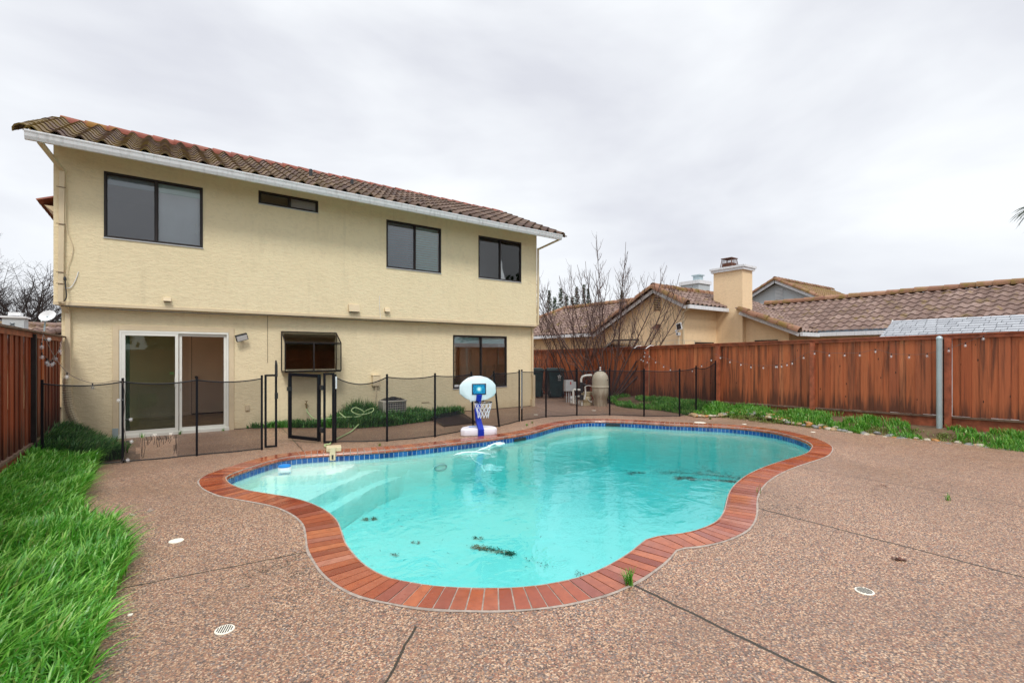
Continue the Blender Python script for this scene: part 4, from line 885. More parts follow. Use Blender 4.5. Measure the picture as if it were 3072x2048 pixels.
for nm, A, B_, mt in (('ridge_tiles', (15.98, 12.38, 4.36), (22.8, 12.38, 4.36), 'capM'), ('ridge_tiles', (22.9, 11.3, 3.99), (22.9, -9.2, 3.99), 'capM'),
                      ('rake_tiles', (15.98, 10.80, 3.53), (15.98, 12.38, 4.34), 'capM'), ('rake_tiles', (15.98, 15.78, 2.60), (15.98, 12.38, 4.34), 'capM'),
                      ('rake_tiles', (18.46, 7.90, 2.45), (18.46, 10.15, 3.40), 'capM'), ('ridge_tiles', (19.35, 21.4, 4.37), (19.35, 15.5, 4.37), 'capM'), ('hip_tiles', (16.0, 24.75, 2.66), (19.35, 21.4, 4.37), 'capM')):
    b = MB(); caps(b, A, B_, .15, .43, jit=.012); b.build(nm, mt, NH, smooth=True, fix=False)
b = MB(); b.bar((16.0, 10.85, 3.40), (16.0, 12.38, 4.19), .03, .13, up=(0, 0, 1)); b.bar((16.0, 12.38, 4.19), (16.0, 15.74, 2.47), .03, .13); b.build('rake_board', 'fascia', NH); b = MB(); b.bar((18.5, 7.93, 2.33), (18.5, 10.15, 3.27), .03, .12); b.build('rake_board', 'fascia', NH)
b = MB(); b.box(16.0, 18.72, 10.70, 10.80, 3.36, 3.50); b.build('gutter', 'fascia', NH)
b = MB(); b.box(15.88, 15.98, 15.74, 24.7, 2.46, 2.60); b.build('gutter', 'fascia', NH)
b = MB(); b.box(18.5, 19.95, 7.80, 7.90, 2.28, 2.42); b.build('gutter', 'fascia', NH)
b = MB(); b.box(19.86, 19.97, -9.2, 7.80, 2.30, 2.44); b.build('gutter', 'fascia', NH)
b = MB(); b.box(19.98, 20.02, -9.2, 7.9, 2.36, 2.52); b.build('bird_stop', 'gapblue', NH)
b = MB(); b.box(GX-.02, GX, 12.20, 12.60, 3.40, 4.02)
for j in range(8): b.obox((GX-.035, 12.4, 3.46+j*.072), (.02, 0, -.012), (0, .19, 0), (.004, 0, .006))
b.build('gable_vent', 'stucco2', NH)
b = MB(); b.box(GX-.01, GX-.022, 12.23, 12.57, 3.43, 3.99); 
for j in range(8): b.obox((GX-.026, 12.4, 3.43+j*.072), (.003, 0, 0), (0, .17, 0), (0, 0, .014))
b.build('vent_gaps', 'darkwood', NH)
b = MB(); b.bar((GX-.1, 11.33, 2.6), (GX-.1, 11.33, 0), .05); b.bar((16.2, 10.8, 3.40), (GX-.02, 11.22, 3.25), .05); b.bar((GX+.03, 11.22, 3.27), (GX+.03, 11.22, 0), .06); b.build('downspout', 'trimcream', NH)
b = MB(); b.obox((16.1, 11.23, 2.70), (.0, .11, -.03), (.02, 0, 0), (0, .03, .13)); sp_ = b.build('solar_panel', 'white', NH)
b = MB(); b.obox((16.075, 11.23, 2.70), (.0, .085, -.022), (.006, 0, 0), (0, .022, .10)); b.build('solar_cell', 'bronze', sp_)
b = MB(); b.box(16.1, 16.25, 11.27, 11.37, 2.36, 2.48); b.lathe((16.13, 11.38, 2.53), [(.03, -.05), (.05, 0), (.03, .05)], 10); cm_ = b.build('security_camera', 'white', NH); MB().box(16.092, 16.10, 11.285, 11.345, 2.385, 2.455).build('camera_lens', 'blackp', cm_)
b = MB(); b.add([(16.32, 12.25, 2.72), (16.05, 12.25, 2.66), (16.05, 12.55, 2.66), (16.32, 12.55, 2.72), (16.32, 12.3, 2.86), (16.32, 12.5, 2.86)], [(0, 1, 2, 3), (1, 4, 5, 2), (0, 4, 1), (3, 2, 5)]); b.build('wall_lamp', 'rust', NH)
aw = MB(); aw.add([(GX, 14.75, 2.26), (GX, 13.35, 2.26), (15.75, 13.2, 1.86), (15.75, 14.95, 1.86)], [(0, 1, 2, 3)]); aw.build('greenhouse_window', 'glassD', NH)
b = MB(); b.bar((GX-.01, 14.75, 2.27), (GX-.01, 13.35, 2.27), .04); b.bar((GX, 13.35, 2.27), (15.75, 13.2, 1.87), .035); b.bar((GX, 14.75, 2.27), (15.75, 14.95, 1.87), .035); b.build('greenhouse_frame', 'bronze', NH)
b = MB(); b.box(17.2, 18.5, 11.235, 11.268, 1.1, 2.12); wA = b.build('window', 'bronze', NH); b = MB(); b.box(17.5, 18.2, 11.225, 11.233, 1.15, 2.05); b.build('pane', 'blind', wA)
b = MB(); b.box(18.955, 18.998, 8.9, 9.78, 1.1, 2.18); wB = b.build('window', 'bronze', NH); b = MB(); b.box(18.945, 18.953, 8.95, 9.73, 1.14, 2.12)
b.build('pane', 'blind', wB)
b = MB(); b.box(20.46, 20.498, 5.6, 7.8, .2, 2.1); b.build('window', 'bronze', NH)
# garden shed with shingled roof
SH = thing('garden_shed', 'shed with pale grey shingled roof just behind the red fence', 'shed', (17, 1, 0))
b = MB(); r0, r1 = (17.0, 2.57), (15.7, 1.99); nrw = 9
for j in range(nrw):
    t0, t1 = j/nrw, (j+1)/nrw; xa, za = r1[0]+(r0[0]-r1[0])*t0, r1[1]+(r0[1]-r1[1])*t0; xb, zb = r1[0]+(r0[0]-r1[0])*t1, r1[1]+(r0[1]-r1[1])*t1; y = -4.5
    while y < 4.74:
        w_ = random.uniform(.16, .34); ye = min(4.76, y+w_); b.add([(xa, y, za+.032), (xa, ye-.012, za+.032), (xb+.02, ye-.008, zb+.012), (xb+.02, y, zb+.012), (xa, y, za), (xa, ye-.008, za)], [(0, 1, 2, 3), (4, 5, 1, 0)]); y += w_
b.build('shingle_roof', 'shingle', SH, fix=False)
b = MB(); poly(b, [(15.7, -4.5, 1.985), (15.7, 4.74, 1.985), (17, 4.74, 2.565), (17, -4.5, 2.565)]); poly(b, [(17, -4.5, 2.565), (17, 4.74, 2.565), (18.3, 4.74, 1.985), (18.3, -4.5, 1.985)]); b.build('roof_deck', 'gapblue', SH, fix=False)
b = MB(); b.box(15.9, 18.1, -4.3, 4.6, 0, 2.02); poly(b, [(15.9, 4.6, 2.02), (18.1, 4.6, 2.02), (17, 4.6, 2.5)]); b.build('wall', 'white', SH)
b = MB(); b.bar((17.0, 4.78, 2.56), (17.75, 4.78, 2.235), .03, .10); b.bar((17.75, 4.78, 2.235), (18.35, 4.78, 1.975), .03, .10); b.build('barge_board', 'white', SH)
# far grey two storey house
GH = thing('grey_house', 'grey two storey gabled house with mossy tiles far behind the neighbour', 'house', (34, 15, 0))
gz = lambda y: 6.42-.53*abs(y-15.2); b = MB()
poly(b, [(32.4, 12.9, 0), (32.4, 17.5, 0), (32.4, 17.5, gz(17.5)), (32.4, 15.2, gz(15.2)-.1), (32.4, 12.9, gz(12.9))]); poly(b, [(32.4, 12.9, 0), (42, 12.9, 0), (42, 12.9, 5.2), (32.4, 12.9, 5.2)]); b.build('wall', 'stucco3', GH, fix=False)
b = MB(); u6 = Vector((0, 2.8, 1.48)); tile_roof(b, (32.0, 12.4, 5.0), (1, 0, 0), 9, u6, u6.length); u7 = Vector((0, -2.8, 1.48)); tile_roof(b, (32.0, 18.0, 5.0), (1, 0, 0), 9, u7, u7.length); b.build('roof_tiles', 'tileM', GH, fix=False)
for A, B_ in (((32.0, 12.4, 5.03), (32.0, 15.2, 6.52)), ((32.0, 18.0, 5.03), (32.0, 15.2, 6.52)), ((32, 15.2, 6.55), (41, 15.2, 6.55))):
    b = MB(); caps(b, A, B_, .15, .45); b.build('ridge_tiles' if A[0] != B_[0] else 'rake_tiles', 'capM', GH, fix=False)
b = MB(); b.bar((32.0, 12.4, 4.9), (32.0, 15.2, 6.38), .04, .18); b.bar((32.0, 15.2, 6.38), (32.0, 18, 4.9), .04, .18); b.build('rake_board', 'fascia', GH)
b = MB()
for j in range(9): b.box(32.34, 32.38, 14.86, 15.32, 5.15+j*.09, 5.19+j*.09)
b.build('gable_vent', 'white', GH)
b = MB(); b.box(31.0, 32.4, 20.0, 21.5, 0, 6.75); c2 = thing('grey_chimney', 'pale grey chimney peeking out behind the peach chimney', 'chimney', (30.5, 20.7, 0)); b.build('stack', 'stucco3', c2)
b = MB(); b.box(30.9, 32.5, 19.92, 21.58, 6.75, 7.0); b.build('chimney_cap', 'fascia', c2); b = MB(); b.box(31.5, 32.0, 20.3, 20.8, 7.0, 7.4); b.box(31.42, 32.08, 20.22, 20.88, 7.4, 7.48); b.build('flue_cap', 'steel', c2)
# left neighbour: low hipped roof, chimney, dish
LN = thing('neighbour_house', 'low rose tiled hip roof seen over the left fence', 'house', (-5, 23, 0))
b = MB(); u8 = Vector((0, 3, 1.0)); tile_roof(b, (-9, 19.6, 1.58), (1, 0, 0), 7.2, u8, u8.length, per=.26); b.build('roof_tiles', 'tileB', LN, fix=False)
b = MB(); caps(b, (-4.2, 20.2, 1.85), (-2.2, 22.4, 2.62), .12, .4); b.build('hip_tiles', 'tileB', LN, fix=False)
b = MB(); caps(b, (-9, 22.6, 2.60), (-1.8, 22.6, 2.60), .12, .4); b.build('ridge_tiles', 'tileB', LN, fix=False)
b = MB(); b.box(-9, -1.8, 20, 25, 0, 1.7); poly(b, [(-9, 19.7, 1.60), (-1.8, 19.7, 1.60), (-1.8, 22.6, 2.56), (-9, 22.6, 2.56)]); b.build('wall', 'stucco2', LN, fix=False)
LC = thing('white_chimney', 'white boxed chimney on the roof over the left fence', 'chimney', (-3.7, 20.9, 2))
b = MB(); b.box(-3.95, -3.48, 20.6, 21.2, 1.7, 2.72); b.build('stack', 'stucco3', LC); b = MB(); b.box(-4.0, -3.43, 20.55, 21.25, 2.72, 2.77); b.box(-3.85, -3.58, 20.75, 21.05, 2.80, 2.90); b.build('chimney_cap', 'white', LC)
b = MB(); 
for z in (2.7,): b.bar((-3.78, 20.595, 2.48), (-3.68, 20.595, 2.56), .02); b.bar((-3.78, 20.595, 2.56), (-3.68, 20.595, 2.48), .02)
b.build('cross_mark', 'gapblue', LC)
DS = thing('satellite_dish', 'tilted white satellite dish beside the white chimney at left', 'satellite dish', (-3.05, 21.2, 2.2))
b = MB(); n_ = 20; vs_ = [Vector((0, 0, -.07))]
for rr_ in (.5, 1.0):
    for j in range(n_): a = 2*math.pi*j/n_; vs_.append(Vector((.22*rr_*math.cos(a), .18*rr_*math.sin(a), -.05*(1-rr_*rr_))))
rotm = Matrix.Rotation(R(-28), 3, 'Y') @ Matrix.Rotation(R(62), 3, 'X'); vs_ = [rotm @ v_+Vector((-3.05, 21.2, 2.86)) for v_ in vs_]
b.add(vs_, [(0, 1+j, 1+(j+1) % n_) for j in range(n_)]+[(1+j, 1+n_+j, 1+n_+(j+1) % n_, 1+(j+1) % n_) for j in range(n_)]); b.build('dish', 'white', DS, fix=False)
b = MB(); b.tube([(-3.05, 21.25, 2.84), (-3.12, 21.3, 2.6), (-3.15, 21.3, 2.1)], .025, 6); b.build('mast', 'steel', DS)
#@@PART4
# ------------------------------------------------------------------ grass
def grass(name, label, mat, region, n, h, wid=.0065, lean=(0, 0), flop=.5, zf=lambda x, y: 0., clump=0, hmod=None, bounds=None, y_bias=None):
    x0, x1, y0, y1 = bounds; vs_, fs = [], []; k_ = 0; centers = None
    if clump: centers = [(random.uniform(x0, x1), random.uniform(y0, y1)) for _ in range(clump)]
    tries = 0
    while k_ < n and tries < n*8:
        tries += 1
        if centers and random.random() < .8:
            c_ = random.choice(centers); x, y = c_[0]+random.gauss(0, .05), c_[1]+random.gauss(0, .05)
        else:
            x = random.uniform(x0, x1); u_ = random.random(); y = y0+(y1-y0)*(u_**(y_bias or 1))
        if not region(x, y): continue
        k_ += 1; H_ = h*random.uniform(.55, 1.15)*(hmod(x, y) if hmod else 1)*(.75+.5*mnoise.noise(Vector((x*1.6, y*1.6, 3)))+.25)
        swirl = mnoise.noise(Vector((x*1.1, y*1.1, 9)))*2.2; a = random.uniform(0, 2*math.pi)
        dx, dy = math.cos(a)*.60+lean[0]+math.cos(swirl*3)*.15, math.sin(a)*.60+lean[1]+math.sin(swirl*3)*.15
        f_ = flop*random.uniform(.5, 1.4); w_ = wid*random.uniform(.7, 1.3); px, py = math.cos(a+1.4)*w_, math.sin(a+1.4)*w_; z = zf(x, y)-.01
        base = len(vs_); NS = 4
        for s_ in range(NS+1):
            t = s_/NS; r_ = H_*f_*(t**1.9); zz = z+H_*(t-.42*f_*t**2.6); ww = 1-.0*t if s_ < 2 else 1-(t-.25)*.95
            cx, cy = x+dx*r_, y+dy*r_
            if s_ == NS: vs_.append((cx, cy, max(zz, z+.012)))
            else: vs_.append((cx-px*ww, cy-py*ww, max(zz, z))); vs_.append((cx+px*ww, cy+py*ww, max(zz, z)))
        for s_ in range(NS-1): fs.append((base+2*s_, base+2*s_+1, base+2*s_+3, base+2*s_+2))
        fs.append((base+2*NS-2, base+2*NS-1, base+2*NS))
    b = MB(); b.v, b.f = vs_, fs
    return stuff(b.build(name, mat, None, fix=False, smooth=False), label, 'grass')
gz_l = lambda x, y: .02+.20*sm(-.9, -1.5, x)
grass('long_grass', 'long bright green grass flopping over the deck along the left fence', 'grass', lambda x, y: inL(x, y) and x > -1.46, 24000, .25, .0078, lean=(.32, -.05), flop=.75, zf=gz_l, clump=900, bounds=(-1.5, -.1, 1.9, 9.3), y_bias=1.25, hmod=lambda x, y: .85+.25*sm(-1.3, -.6, x))
grass('dark_corner_grass', 'dark green grass clump in the corner between fence, house and mesh fence', 'grassD', lambda x, y: y > 9.2+.2*(x+1.5) and x+1.55 < 1.15-.28*(y-9.2)+.12*math.sin(y*9), 5500, .30, .008, lean=(.35, -.25), flop=.8, zf=lambda x, y: .20*sm(-.8, -1.5, x)+.02, clump=200, bounds=(-1.5, -.4, 9.1, 11.7))  # corner clump uses the darker green blade colours
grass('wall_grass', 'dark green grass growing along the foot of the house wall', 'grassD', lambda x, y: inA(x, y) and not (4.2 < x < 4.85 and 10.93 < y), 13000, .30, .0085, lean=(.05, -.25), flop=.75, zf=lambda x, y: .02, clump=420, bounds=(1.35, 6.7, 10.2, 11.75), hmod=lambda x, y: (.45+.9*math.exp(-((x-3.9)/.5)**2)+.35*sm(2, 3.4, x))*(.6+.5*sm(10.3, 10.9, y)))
grass('fence_grass', 'green grass on the raised bed along the red fence', 'grassR', lambda x, y: inR(x, y) and x < 12.5 and (x > 11.48+.12*math.sin(y*3.1) or y > 6.3) and mnoise.noise(Vector((x*1.3, y*1.5, 5))) > (-.34 if y > 3.7 or y < 2.0 else .02)+.22*sm(12.1, 12.5, x), 17000, .16, .0075, lean=(-.25, 0), flop=.6, zf=lambda x, y: bedz_r(x, y), clump=600, bounds=(11.0, 12.5, 1.0, 12.2))
grass('straw_grass', 'patchy yellow grass among the edging rocks', 'leafY', lambda x, y: 11.36 < x < 12.0+.1*math.sin(y*5), 4200, .08, .005, flop=.9, zf=lambda x, y: bedz_r(x, y), clump=150, bounds=(11.3, 12.0, .8, 7.0))
def tuft(x, y, n, h, label, mat='grassR', z=0.):
    b = MB()
    for i in range(n):
        a = random.uniform(0, 6.28); H_ = h*random.uniform(.5, 1.1); f_ = random.uniform(.15, .8); p0 = Vector((x+random.gauss(0, .012), y+random.gauss(0, .012), z)); w_ = .0035
        d = Vector((math.cos(a), math.sin(a), 0)); s_ = Vector((-d.y, d.x, 0))*w_; q = [p0+d*H_*f_*t**1.8+Vector((0, 0, H_*(t-.35*f_*t*t))) for t in (0, .35, .7, 1)]
        b.add([q[0]-s_, q[0]+s_, q[1]+s_, q[1]-s_, q[2]+s_*.7, q[2]-s_*.7, q[3]], [(0, 1, 2, 3), (3, 2, 4, 5), (5, 4, 6)])
    o = b.build('weed_tuft', mat, None, fix=False, loc=(x, y, z)); tag(o, label, 'weed')
tuft(2.585, 2.20, 46, .15, 'grass tuft sprouting where the deck joint meets the brick coping')
tuft(6.93, 1.45, 12, .11, 'small green weed alone on the right side of the deck')
tuft(5.52, 2.80, 6, .13, 'thin dry grass stalk at the coping beside the right deck joint', 'leafY')
tuft(-.05, 2.72, 14, .15, 'sparse pale weed near the long grass at lower left', 'leafY')
tuft(3.05, 8.16, 26, .06, 'tiny yellow weed at the far coping below the middle mesh fence', 'leafY')
tuft(6.6, 8.55, 22, .07, 'tiny green weed at the far coping right of the basketball hoop')
tuft(6.95, 8.8, 16, .06, 'tiny weed just beyond the far coping near the double fence posts', 'leafY')
tuft(10.95, 6.75, 60, .08, 'yellow green weed patch at the tip of the rock edging', 'leafY')
tuft(-.35, 11.65, 22, .12, 'weed under the left end of the sliding door sill'); tuft(.25, 11.7, 22, .10, 'weed under the middle of the sliding door sill')
tuft(1.0, 11.72, 14, .08, 'weed under the right end of the sliding door sill')
# ------------------------------------------------------------------ river rocks
def rock_mesh(seed, s):
    bm = bmesh.new(); bmesh.ops.create_icosphere(bm, subdivisions=2, radius=1)
    for v_ in bm.verts:
        d = 1+.22*mnoise.noise(v_.co*1.3+Vector((seed*7, 0, 0))); v_.co = Vector((v_.co.x*s[0], v_.co.y*s[1], v_.co.z*s[2]))*d
    me = bpy.data.meshes.new('river_rock'); bm.to_mesh(me); bm.free()
    for p in me.polygons: p.use_smooth = True
    return me
RK = []
for i, (mt, s) in enumerate((('rockT', (.10, .065, .045)), ('rockG', (.085, .07, .04)), ('rockO', (.075, .055, .035)), ('rockW', (.09, .06, .04)))):
    for j in range(2): me = rock_mesh(i*2+j, s); me.materials.append(M[mt]); RK.append((me, ('tan', 'grey', 'orange', 'pale')[i]))
rk = [(x, y) for x, y in catmull([(11.35, .5, 0), (11.38, 1.8, 0), (11.39, 2.8, 0), (11.36, 3.4, 0), (11.42, 4.3, 0), (11.5, 5.1, 0), (11.72, 5.9, 0), (11.75, 6.5, 0), (11.4, 6.9, 0), (11.0, 7.15, 0), (11.3, 7.6, 0)], 9, False) for x, y in [(x.x, x.y)]] if False else [(p.x, p.y) for p in catmull([(11.35, .5, 0), (11.38, 1.8, 0), (11.39, 2.8, 0), (11.36, 3.4, 0), (11.42, 4.3, 0), (11.5, 5.1, 0), (11.72, 5.9, 0), (11.75, 6.5, 0), (11.4, 6.9, 0), (11.0, 7.15, 0), (11.3, 7.6, 0)], 9, False)]
for i, (x, y) in enumerate(rk):
    for row in range(2 if random.random() < .55 or y < 2.2 else 1):
        if random.random() < .12: continue
        me, cn = random.choice(RK); o = bpy.data.objects.new('river_rock', me); COL.objects.link(o)
        xx = x+.05+row*.14+random.uniform(-.03, .05); yy = y+random.uniform(-.04, .04); s_ = random.uniform(.6, 1.15)
        o.location = (xx, yy, bedz_r(xx, yy)+.012); o.rotation_euler = (random.uniform(-.3, .3), random.uniform(-.3, .3), random.uniform(0, 6.28)); o.scale = (s_,)*3
        tag(o, cn+' rounded river rock edging the grass bed along the red fence', 'rock', 'river rocks edging the raised bed')
# ------------------------------------------------------------------ trees
def branch(b, p, d, L, r0, r1, curve, n=7, wig=.05, sides=5):
    """one limb, bending toward the sky; returns its points"""
    P = [Vector(p)]; d = Vector(d).normalized()
    for i in range(n):
        d = (d+Vector((0, 0, 1))*curve/n+Vector((random.gauss(0, wig), random.gauss(0, wig), random.gauss(0, wig)*.5))).normalized(); P.append(P[-1]+d*L/n)
    b.tube(P, [r0+(r1-r0)*i/n for i in range(n+1)], sides, cap=False); return P
def fork(b, P, t, out, L, r, curve, lvl, dens):
    i = min(len(P)-2, int(t*(len(P)-1))); p = P[i].lerp(P[i+1], t*(len(P)-1)-i); ax = (P[i+1]-P[i]).normalized()
    s_ = ax.orthogonal().normalized(); s_.rotate(Matrix.Rotation(random.uniform(0, 6.28), 3, ax)); d = (ax*.5+s_*out).normalized()
    Q = branch(b, p, d, L, r, r*.45, curve, 5 if lvl else 3, .05, 4 if lvl > 1 else 3)
    if lvl:
        for k_ in range(dens): fork(b, Q, random.uniform(.3, .98), out, L*random.uniform(.3, .55), r*.5, curve, lvl-1, max(1, dens-1))
def bare_tree(label, x, y, stems, group=None, z=0.1, name='bare_tree'):
    t = thing(name, label, 'tree', (x, y, z), group); tr = MB(); br = MB()
    for (lx, ly, up_, L, r) in stems:
        p = Vector((x+lx*.10+random.uniform(-.05, .05), y+ly*.10+random.uniform(-.05, .05), z-.05))
        P = branch(tr, p, (lx, ly, up_), L, r, .006, .75, 12, .035, 6)
        for k_ in range(int(L*4.2)):
            tt = .28+.70*(k_+random.random()*.6)/(L*4.6); fork(br, P, min(.98, tt), .95, random.uniform(.35, 1.0)*(1.25-tt*.6), .0095, 1.7, 1, 4)
    tr.build('trunk', 'bark', t, fix=False, smooth=True); br.build('twigs', 'bark', t, fix=False, smooth=True); return t
Fv, Rv = Vector((.586, .81, 0)), Vector((.81, -.586, 0))
def fan(n, spread, Lr, r=.030, low=.55):
    o = []
    for i in range(n):
        a = -spread+2*spread*i/(n-1)+random.uniform(-.07, .07); dd = Rv*math.sin(a)+Fv*random.uniform(-.35, .35)*.6
        o.append((dd.x, dd.y, max(.12, math.cos(a)), random.uniform(*Lr)*(1-.16*abs(a)), r*random.uniform(.7, 1.2)))
    return o
bare_tree('leafless many-stemmed tree fanning out behind the sand filter by the red fence', 11.95, 11.0, fan(16, .84, (4.4, 5.6), .031), z=.15)
bare_tree('leafless upright tree between the trash bins and the sand filter', 12.0, 12.6, fan(9, .62, (4.1, 5.0), .026), z=.1)
bare_tree('low twiggy leafless shrub against the fence above the trash bins', 12.3, 14.6, fan(9, 1.1, (1.5, 2.1), .014), name='bare_shrub')
def winter_tree(label, x, y, H_, spread, n, group):
    t = thing('bare_tree', label, 'tree', (x, y, 0), group); tr = MB(); br = MB(); P = branch(tr, (x, y, 0), (random.uniform(-.1, .1), 0, 1), H_*.42, .16, .10, .1, 6, .03, 7)
    for i in range(n):
        a = random.uniform(0, 6.28); q = P[-1].lerp(P[3], random.random()*.8); L = H_*random.uniform(.42, .62)
        Q = branch(tr, q, (math.cos(a)*spread, math.sin(a)*spread, .9), L, .06, .012, .35, 9, .09, 5)
        for k_ in range(15): fork(br, Q, random.uniform(.2, .98), .8, L*random.uniform(.2, .42), .014, .6, 2, 4)
    tr.build('trunk', 'bark2', t, fix=False); br.build('branches', 'bark2', t, fix=False)
winter_tree('dense leafless tree left of the house, nearest its wall', -4.3, 29, 6.3, .85, 14, 'leafless trees beyond the left fence')
winter_tree('dense leafless tree at the left edge of the view', -7.2, 30, 6.2, 1.0, 14, 'leafless trees beyond the left fence')
winter_tree('tall leafless tree in the middle of the left background trees', -5.9, 33, 6.9, .8, 13, 'leafless trees beyond the left fence')
def leaf_blob(b, c, r, n, s, sq=(1, 1, 1), power=.45):
    c = Vector(c)
    for _ in range(n):
        d = Vector((random.gauss(0, 1), random.gauss(0, 1), random.gauss(0, 1))).normalized(); rr_ = r*random.random()**power*(1+.35*mnoise.noise(d*2.2+c))
        p = c+Vector((d.x*sq[0], d.y*sq[1], d.z*sq[2]))*rr_; u_ = Vector((random.gauss(0, 1), random.gauss(0, 1), random.gauss(0, 1))).normalized()*s*random.uniform(.6, 1.3); v_ = u_.orthogonal().normalized()*s*.5
        b.add([p-u_, p+v_, p+u_, p-v_], [(0, 1, 2, 3)])
def at(u, d, z=0): q = Fv*d+Rv*(u*d); return Vector((q.x, q.y, z))
for i, (px_, py_, w_) in enumerate(((1648, 868, .5), (1683, 862, .55), (1731, 858, .5), (1752, 850, .42), (1765, 862, .4), (1866, 872, .45), (1700, 884, .6), (1718, 888, .6), (1665, 890, .6))):
    d = 62; c_ = at((px_-1536)/1439.4, d); top = 1.58+(1066-py_)*d/1439.4
    t = thing('cypress_tree', ('slim dark cypress in the row beyond the neighbour roof, %s from the left' % ['second', 'fourth', 'seventh', 'eighth', 'ninth', 'last', 'fifth', 'sixth', 'third'][i]), 'tree', c_, 'cypress trees beyond the neighbour roof'); b = MB()
    for k_ in range(26):
        z = top*(.25+.75*k_/26); rr_ = w_*(.25+1.0*math.sin(math.pi*min(1, (1-k_/26)*.62+.02))); leaf_blob(b, (c_.x, c_.y, z), rr_, 60, .13, (1, 1, 1.3))
    b.build('crown', 'leafG', t, fix=False); b = MB(); b.tube([(c_.x, c_.y, 0), (c_.x, c_.y, top*.6)], [.2, .08], 6); b.build('trunk', 'bark2', t)
def leafy(name, label, c_, H_, r, n, s, mat, nb=9, group=None, sq=(1, 1, .8)):
    t = thing(name, label, 'tree', (c_[0], c_[1], 0), group); tr = MB(); P = branch(tr, (c_[0], c_[1], 0), (0, 0, 1), H_-r, .12, .07, 0, 5, .02, 6); b = MB()
    for _ in range(nb):
        a = random.uniform(0, 6.28); e_ = Vector((math.cos(a)*r*.62*random.random()**.4*sq[0], math.sin(a)*r*.62*sq[1], random.uniform(-.5, .55)*r*sq[2]))
        q = P[-1]+e_; tr.tube([P[-2], P[-1].lerp(q, .5)+Vector((0, 0, -.05*r)), q], [.05, .03, .01], 4); leaf_blob(b, q, r*.5, n//nb, s)
    tr.build('trunk', 'bark2', t, fix=False); b.build('crown', mat, t, fix=False); return t
p = at(.068, 52); leafy('evergreen_tree', 'round dark evergreen just right of the house corner', p, 6.3, 1.5, 2200, .16, 'leafG')
p = at(.343, 44); leafy('red_leaf_tree', 'dark red leaved tree peeking over the neighbour gable roof', (p.x, p.y), 8.1, 1.75, 650, .13, 'leafR', 12)
p = at(.315, 46); leafy('red_leaf_tree', 'smaller dark red leaved tree left of the other over the gable', (p.x, p.y), 8.2, 1.0, 260, .12, 'leafR', 7)
p = at(.585, 27.5); leafy('budding_tree', 'small half-bare tree with yellow green leaves before the grey gable', (p.x, p.y), 4.75, .75, 170, .05, 'leafY', 10)
p = at(-1.06, 37); leafy('background_shrub', 'yellow green leafy tree behind the leafless trees at far left', (p.x, p.y), 4.9, 1.9, 1500, .13, 'leafY', 9)
p = at(-.985, 42); leafy('background_shrub', 'dull green leafy tree behind the satellite dish at far left', (p.x, p.y), 5.4, 1.7, 1500, .14, 'leafG', 9)
p = at(-1.02, 30); leafy('background_shrub', 'reddish brown leafy shrub behind the white chimney at far left', (p.x, p.y), 3.3, 1.2, 900, .08, 'leafR', 8)
leafy('evergreen_tree', 'large dark evergreen standing behind the viewpoint', (25, -13), 9.5, 4.2, 6000, .3, 'leafG', 26)
leafy('evergreen_tree', 'broad dark evergreen standing farther behind the viewpoint', (14, -20), 9, 4.5, 4000, .3, 'leafG', 18)
leafy('evergreen_tree', 'evergreen hedge tree behind the viewpoint, left', (-4, -9), 5.6, 2.8, 2500, .3, 'leafG', 14); leafy('evergreen_tree', 'evergreen hedge tree behind the viewpoint, middle', (1.5, -9.5), 6, 3.0, 2500, .3, 'leafG', 14); leafy('evergreen_tree', 'evergreen hedge tree behind the viewpoint, right', (7, -10), 5.5, 2.8, 2500, .3, 'leafG', 14)
# palm
p = at(1.094, 25); PT = thing('palm_tree', 'palm tree whose fronds touch the right edge of the view', 'palm', (p.x, p.y, 0)); b = MB(); b.tube([(p.x, p.y, 0), (p.x, p.y, 9.2)], [.22, .17], 8); b.build('trunk', 'bark2', PT)
b = MB()
for i in range(34):
    a = random.uniform(0, 6.28); el = random.uniform(-.9, 1.1); c_ = Vector((p.x, p.y, 9.2)); d = Vector((math.cos(a)*math.cos(el), math.sin(a)*math.cos(el), math.sin(el))); Q = [c_]
    for k_ in range(6): d = (d+Vector((0, 0, -.22))).normalized(); Q.append(Q[-1]+d*.17)
    for k_ in range(2, 7):
        sd2 = (Q[k_]-Q[k_-1]).cross(Vector((0, 0, 1))).normalized()
        for s_ in (-1, 1):
            for q2 in (0, .5): e_ = Q[k_].lerp(Q[k_-1], q2); b.add([e_, e_+Vector((0, 0, .02)), e_+sd2*s_*.22+Vector((0, 0, -.16))+(Q[k_]-Q[k_-1])*.8], [(0, 1, 2)])
    b.tube(Q, .012, 3)
b.build('fronds', 'leafG', PT, fix=False)
